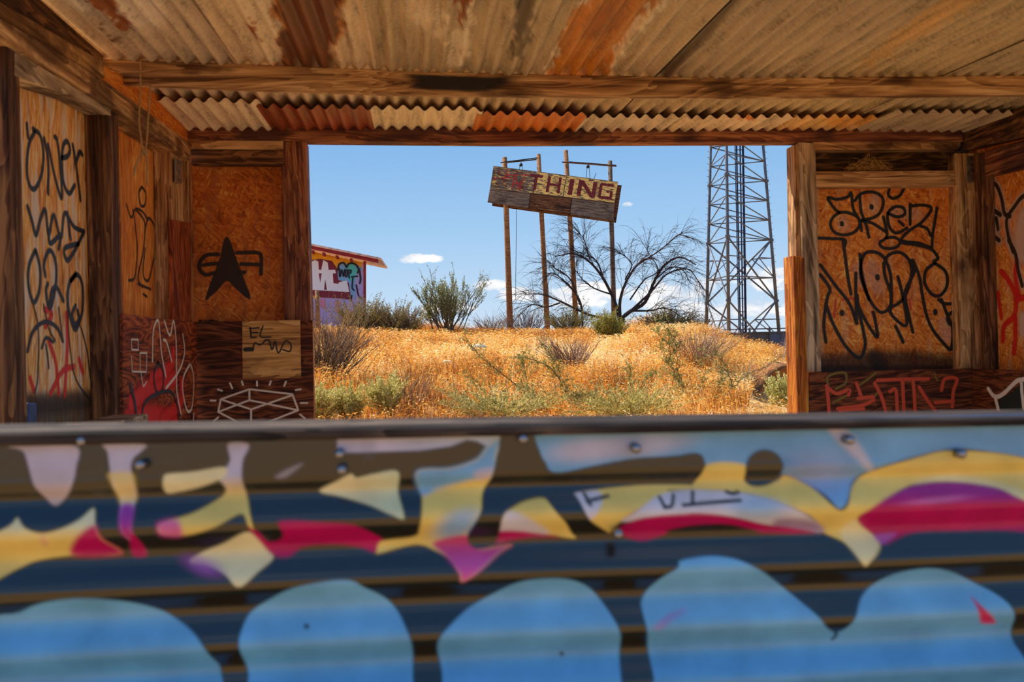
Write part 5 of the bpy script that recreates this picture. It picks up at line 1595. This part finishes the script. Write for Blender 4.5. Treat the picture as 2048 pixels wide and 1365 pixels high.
class Plant:
    """twigs and leaves of one plant; finished as a thing with branches and foliage parts"""
    def __init__(self, seed):
        self.r = random.Random(seed)
        self.tw, self.lv = MB(), MB()
    def twig(self, pts, r0, r1, col, n=4):
        pp = [Vector(p) for p in pts]
        m = len(pp)
        c = lin(col)[:3]
        self.tw.tube(pp, [r0 + (r1 - r0) * i / (m - 1) for i in range(m)], n, False, col=c)
    def leaf(self, p, d, L, w, col):
        r = self.r
        d = d.normalized()
        s = d.cross(Vector((r.gauss(0, 1), r.gauss(0, 1), r.gauss(0, 1)))).normalized()
        k = r.uniform(0.75, 1.25)
        c = tuple(v * k for v in lin(col)[:3])
        self.lv.add([p, p + d * L * 0.5 + s * w / 2, p + d * L, p + d * L * 0.5 - s * w / 2], [(0, 1, 2, 3)], c)
    def grow(self, p, d, L, r0, depth, col, spread=0.6, droop=0.0, kids=3, leaf=None, nseg=4, shrink=0.62, wander=0.18):
        r = self.r
        pts = [p]
        q = p.copy(); dd = d.normalized()
        for i in range(nseg):
            dd = (dd + Vector((r.gauss(0, wander), r.gauss(0, wander), r.gauss(0, wander) - droop * (i + 1) / nseg))).normalized()
            q = q + dd * (L / nseg)
            pts.append(q.copy())
        self.twig(pts, r0, r0 * 0.55 if depth else r0 * 0.3, col, 5 if depth > 1 else 3)
        if leaf and depth <= leaf.get('depth', 1):
            for k in range(leaf['n']):
                t = r.uniform(0.15, 1.0) * nseg
                i = min(int(t), nseg - 1)
                pt = pts[i].lerp(pts[i + 1], t - i)
                ld = (dd * 0.5 + Vector((r.gauss(0, 1), r.gauss(0, 1), r.gauss(0, 1) + leaf.get('up', 0.3))))
                self.leaf(pt, ld, leaf['L'] * r.uniform(0.7, 1.3), leaf['w'], r.choice(leaf['cols']))
        if depth > 0:
            for k in range(kids):
                t = r.uniform(0.3, 1.0) * nseg
                i = min(int(t), nseg - 1)
                pt = pts[i].lerp(pts[i + 1], t - i)
                nd = (pts[i + 1] - pts[i]).normalized() + Vector((r.gauss(0, spread), r.gauss(0, spread), r.gauss(0, spread * 0.7)))
                self.grow(pt, nd, L * shrink * r.uniform(0.7, 1.2), r0 * 0.55, depth - 1, col, spread, droop, kids, leaf, nseg, shrink, wander)
    def done(self, name, label, cat, base, group=None):
        if not self.lv.v:
            o = self.tw.build(name, MATS['twig'], None, True, base)
            return tag(o, label, cat, group)
        e = empty(name, base, label, cat, group)
        self.tw.build('branches', MATS['twig'], e, True, base)
        self.lv.build('foliage', MATS['leaf'], e, False, base)
        return e

def spot(x, Y):
    """point of the ground at distance Y in the direction of pixel column x"""
    X = pY(Y).at(x, 690).x
    return Vector((X, Y, on_ground(X, Y)))

def broom(name, label, cat, x, Y, height, half, n, col, leaf=None, seed=1, tilt=0.0, depth=1, r0=0.006, kids=3, droop=0.0, group=None, spread=0.28):
    """many stems fanning up from one foot"""
    p = Plant(seed)
    b = spot(x, Y)
    for i in range(n):
        a = p.r.uniform(-1, 1)
        d = Vector((a * half / height * 1.1 + tilt, p.r.uniform(-1, 1) * half / height * 0.8, 1.0))
        L = height * p.r.uniform(0.6, 1.05) * d.length / (1 + 0.25 * abs(a))
        foot = b + Vector((p.r.gauss(0, 0.06) * half * 2, p.r.gauss(0, 0.06) * half * 2, -0.02))
        p.grow(foot, d, L * (0.75 if depth else 1), r0, depth, p.r.choice(col), spread, droop, kids, leaf, 4, 0.5, 0.07)
    return p.done(name, label, cat, b, group)

SAGE = [(214, 200, 116), (190, 178, 98), (230, 214, 146)]
OLIVE = [(150, 140, 80), (170, 156, 94), (126, 120, 72)]
GREY = [(126, 104, 90), (146, 122, 104), (104, 84, 74)]
BRN = [(150, 112, 66), (170, 132, 82), (120, 92, 60)]
broom('dry_shrub', 'large dry grey shrub fanning out beside the left window post', 'shrub', 652, 10.5, 1.0, 0.62, 150, GREY + BRN, None, 21, 0.12, 1, 0.0055, 4)
broom('sage_bush', 'pale sage bush at the foot of the large dry shrub', 'shrub', 640, 7.5, 0.36, 0.24, 90, SAGE, dict(n=22, L=0.026, w=0.012, cols=SAGE, depth=1), 22, 0, 1, 0.004, 3)
broom('sage_bush', 'pale sage bush between the dry shrub and bare brown stems', 'shrub', 692, 7.6, 0.36, 0.18, 60, SAGE, dict(n=20, L=0.026, w=0.012, cols=SAGE, depth=1), 23, 0, 1, 0.004, 3)
broom('sage_bush', 'rounded pale sage bush left of the bare brown stems', 'shrub', 768, 7.7, 0.42, 0.22, 80, SAGE, dict(n=22, L=0.026, w=0.012, cols=SAGE, depth=1), 24, 0, 1, 0.004, 3)
broom('bare_shrub', 'bare brown stems rising from golden grass beside sage bush', 'shrub', 812, 8.0, 0.60, 0.34, 40, BRN + GREY, None, 25, 0.1, 1, 0.003, 3)
broom('brush', 'olive brown brush at the corner of the painted shed', 'shrub', 722, 23.5, 1.15, 1.0, 130, GREY + OLIVE, dict(n=9, L=0.05, w=0.02, cols=OLIVE + BRN, depth=1), 26, 0, 1, 0.010, 4)
broom('brush', 'olive brown brush between the shed and the green creosote bush', 'shrub', 795, 23.5, 1.0, 1.1, 140, GREY + OLIVE, dict(n=9, L=0.05, w=0.02, cols=OLIVE + BRN, depth=1), 27, 0, 1, 0.010, 4)
broom('creosote_bush', 'tall open green creosote bush on the hill top', 'shrub', 893, 23.6, 1.75, 1.2, 30, [(120, 104, 84), (100, 88, 70)], dict(n=9, L=0.05, w=0.02, cols=[(150, 152, 92), (168, 166, 110), (128, 134, 80)], depth=1), 28, 0.12, 2, 0.016, 5, -0.12, None, 0.30)
broom('brush', 'low brown brush left of the first sign pole', 'shrub', 985, 25.0, 0.8, 0.7, 60, GREY + BRN, None, 29, 0, 1, 0.008, 4)
broom('brush', 'low grey brush between the first two sign poles', 'shrub', 1052, 25.0, 1.0, 1.0, 90, GREY, None, 30, 0, 1, 0.008, 4)
broom('brush', 'olive brush at the foot of the third sign pole', 'shrub', 1140, 24.8, 1.0, 1.0, 90, GREY + OLIVE, dict(n=6, L=0.05, w=0.02, cols=OLIVE, depth=1), 31, 0, 1, 0.009, 4)
broom('green_shrub', 'rounded olive green shrub in front of the dead tree', 'shrub', 1221, 18.5, 0.82, 0.40, 110, OLIVE, dict(n=14, L=0.045, w=0.018, cols=[(184, 170, 80), (160, 150, 70), (134, 130, 62)], depth=1), 32, 0, 1, 0.007, 4)
broom('brush', 'olive brush to the right of the dead tree', 'shrub', 1335, 24.5, 0.75, 1.2, 110, OLIVE + GREY, dict(n=7, L=0.05, w=0.02, cols=OLIVE + BRN, depth=1), 33, 0.1, 1, 0.008, 4)
broom('brush', 'sparse low brush on the hill edge near the lattice tower', 'shrub', 1395, 24.5, 0.6, 0.7, 60, BRN + GREY, dict(n=4, L=0.05, w=0.015, cols=BRN + OLIVE, depth=1), 34, 0.1, 1, 0.007, 3)
broom('dry_shrub', 'greyish purple dry shrub among grass below the third sign pole', 'shrub', 1140, 12.0, 0.62, 0.55, 120, [(136, 104, 92), (156, 120, 100), (112, 84, 76)], None, 35, -0.1, 1, 0.004, 4)
broom('dry_shrub', 'small dry shrub among grass below the second sign pole', 'shrub', 1088, 16.0, 0.6, 0.22, 22, GREY, None, 36, 0, 1, 0.004, 3)
broom('dry_shrub', 'greyish purple dry shrub behind the tall green stems', 'shrub', 1395, 12.5, 0.75, 0.65, 120, [(136, 104, 92), (156, 120, 100), (170, 130, 100)], None, 37, 0.1, 1, 0.004, 4)
broom('green_shrub', 'bright pale green shrub in front of the dirt bank', 'shrub', 1560, 9.2, 0.42, 0.24, 60, SAGE, dict(n=20, L=0.03, w=0.012, cols=[(206, 200, 120), (180, 176, 96), (222, 214, 150)], depth=1), 38, 0, 1, 0.004, 3)
broom('bare_shrub', 'thin bare stems in front of the steel fence', 'shrub', 1562, 15.0, 0.75, 0.3, 14, [(200, 180, 160), (150, 110, 96)], None, 39, 0.05, 1, 0.005, 2)
broom('sage_bush', 'straggling pale green bush at the hill foot below the second pole', 'shrub', 1000, 7.4, 0.32, 0.75, 110, SAGE, dict(n=14, L=0.022, w=0.010, cols=SAGE + OLIVE, depth=1), 40, 0, 1, 0.003, 3)
broom('sage_bush', 'straggling pale green bush at the hill foot below the dead tree', 'shrub', 1240, 7.4, 0.34, 0.75, 110, SAGE, dict(n=14, L=0.022, w=0.010, cols=SAGE + OLIVE, depth=1), 41, 0, 1, 0.003, 3)

# thorny green saplings near the window: main stems follow the photograph, leaves sit along them
def sapling(label, stems, Y, seed, leafn=7):
    p = Plant(seed)
    pl = pY(Y)
    LC = [(158, 156, 84), (132, 134, 68), (186, 178, 112)]
    base = None
    for pts, r0 in stems:
        P = [pl.at(x, y) + Vector((0, p.r.gauss(0, 0.04), 0)) for x, y in catmull(pts, 4)]
        if base is None:
            base = Vector((P[0].x, Y, on_ground(P[0].x, Y)))
        p.twig(P, r0, r0 * 0.35, p.r.choice([(112, 84, 66), (96, 76, 58), (136, 112, 90)]), 5)
        for i in range(1, len(P)):
            for k in range(5):
                q = P[i - 1].lerp(P[i], p.r.random())
                d = (P[i] - P[i - 1]).normalized() + Vector((p.r.gauss(0, 0.9), p.r.gauss(0, 0.9), p.r.gauss(0, 0.6)))
                L = p.r.uniform(0.04, 0.2)
                p.grow(q, d, L, 0.0016, 0, (120, 100, 64), leaf=dict(n=leafn, L=0.024, w=0.011, cols=LC, depth=0), nseg=2)
    low = min(p.tw.v, key=lambda v: v[2])
    p.twig([Vector(low), Vector((low[0], low[1], on_ground(low[0], Y) - 0.05))], 0.006, 0.008, (112, 84, 66), 5)
    return p.done('thorny_sapling', label, 'sapling', base)
sapling('long thorny branch arching left over the golden grass', [([(1130, 850), (1090, 815), (1050, 785), (1000, 745), (960, 712), (925, 665)], 0.006), ([(1010, 840), (985, 795), (930, 745)], 0.004), ([(1060, 790), (1050, 745), (1042, 715)], 0.003)], 8.2, 51)
sapling('tangle of thorny green branches below the second sign pole', [([(1160, 850), (1140, 812), (1125, 770), (1100, 735), (1060, 718), (1040, 716)], 0.006), ([(1125, 770), (1115, 730), (1085, 690)], 0.003), ([(1210, 850), (1180, 815), (1150, 785)], 0.005), ([(1140, 812), (1160, 790), (1195, 788)], 0.004), ([(1090, 850), (1080, 800), (1040, 770)], 0.004)], 8.0, 52)
sapling('tall upright green sapling right of the dead tree', [([(1372, 850), (1364, 795), (1350, 750), (1340, 715), (1335, 642)], 0.006), ([(1366, 795), (1358, 750), (1350, 690), (1342, 665)], 0.004), ([(1345, 735), (1325, 690), (1316, 655)], 0.003), ([(1350, 690), (1375, 680)], 0.003)], 8.4, 53, 9)
sapling('slim green sapling below the lattice tower', [([(1404, 850), (1405, 800), (1404, 750), (1407, 695)], 0.004), ([(1405, 812), (1425, 795), (1440, 770), (1445, 735)], 0.004)], 8.6, 54, 8)
sapling('bare forked branch bending right towards the dirt bank', [([(1452, 850), (1458, 805), (1463, 775), (1490, 752), (1530, 732), (1580, 702)], 0.007), ([(1463, 775), (1456, 745), (1440, 715), (1428, 700)], 0.005), ([(1420, 850), (1438, 790), (1448, 755)], 0.003)], 8.2, 55, 3)
sapling('thorny branches low in front of the purple dry shrub', [([(1255, 850), (1262, 800), (1260, 760), (1255, 730)], 0.004), ([(1262, 800), (1290, 760), (1316, 745)], 0.003), ([(1300, 850), (1270, 810), (1230, 790)], 0.004)], 8.3, 56, 7)

# dead tree: limbs arch out from a low trunk, fine twigs droop
def dead_tree():
    p = Plant(61)
    Y = 25.0
    pl = pY(Y)
    col = (66, 54, 52)
    b = spot(1240, Y)
    limbs = [([(1240, 640), (1262, 622), (1290, 605), (1310, 560), (1330, 530), (1360, 515), (1392, 530)], 0.075),
             ([(1262, 622), (1300, 585), (1330, 550), (1370, 540), (1390, 565)], 0.05), ([(1240, 640), (1238, 600), (1250, 560), (1275, 525), (1300, 522)], 0.06),
             ([(1275, 530), (1305, 510), (1330, 490), (1345, 475), (1362, 482)], 0.028), ([(1240, 632), (1225, 590), (1205, 550), (1180, 520), (1150, 505), (1115, 510)], 0.06),
             ([(1205, 550), (1195, 520), (1170, 505), (1150, 495)], 0.03), ([(1165, 630), (1160, 600), (1140, 570), (1110, 545), (1098, 550)], 0.04), ([(1240, 640), (1180, 632), (1120, 606), (1080, 592), (1045, 592)], 0.05),
             ([(1120, 606), (1090, 615), (1062, 610), (1040, 630)], 0.03), ([(1160, 610), (1140, 560), (1110, 540), (1102, 530)], 0.03), ([(1180, 520), (1165, 480), (1150, 470)], 0.02), ([(1260, 600), (1290, 560), (1320, 540), (1300, 500), (1305, 490)], 0.028),
             ([(1262, 622), (1300, 622), (1330, 618), (1370, 645)], 0.04), ([(1310, 560), (1345, 535), (1375, 535), (1398, 565)], 0.03), ([(1225, 590), (1190, 575), (1165, 550), (1160, 520)], 0.03), ([(1250, 560), (1262, 530), (1240, 510), (1225, 512)], 0.025)]
    for pts, r0 in limbs:
        P = []
        dy = p.r.uniform(-0.9, 0.9)
        pp = catmull(pts, 4)
        for i, (x, y) in enumerate(pp):
            P.append(pl.at(x, y) + Vector((0, dy * i / len(pp), 0)))
        if pts[0][1] >= 630: P[0].z = on_ground(P[0].x, P[0].y) - 0.05
        p.twig(P, r0 * 0.85, r0 * 0.2, col, 6)
        m = len(P)
        for k in range(30):
            t = p.r.uniform(0.2, 1.0) * (m - 1)
            i = min(int(t), m - 2)
            q = P[i].lerp(P[i + 1], t - i)
            d = (P[i + 1] - P[i]).normalized() + Vector((p.r.gauss(0, 0.6), p.r.gauss(0, 0.6), p.r.gauss(0.25, 0.5)))
            p.grow(q, d, p.r.uniform(0.35, 1.0), 0.0075, 1, col, 0.45, 0.2, 3, None, 5, 0.6, 0.10)
    return p.done('dead_tree', 'bare dead tree with arching twiggy limbs among the sign poles', 'tree', b)
dead_tree()

# pale rock on the slope
def rock(x, Y, w, label, seed):
    b = spot(x, Y)
    bm = bmesh.new()
    bmesh.ops.create_icosphere(bm, subdivisions=2, radius=1.0)
    rr = random.Random(seed)
    for v in bm.verts:
        k = 1 + 0.22 * float(fbm(v.co.x * 2 + seed, v.co.y * 2 + v.co.z * 3, seed))
        v.co = Vector((v.co.x * w * k, v.co.y * w * 0.6 * k, v.co.z * w * 0.45 * k))
    me = bpy.data.meshes.new('rock'); bm.to_mesh(me); bm.free(); me.materials.append(MATS['rock'])
    tag(put(bpy.data.objects.new('rock', me), None, Matrix.Translation(b + Vector((0, 0, w * 0.3 + 0.12)))), label, 'rock')
rock(955, 15.0, 0.15, 'pale rock half hidden in the grass below the first sign pole', 2)
rock(893, 11.5, 0.07, 'small pale rock in the grass below the creosote bush', 5)
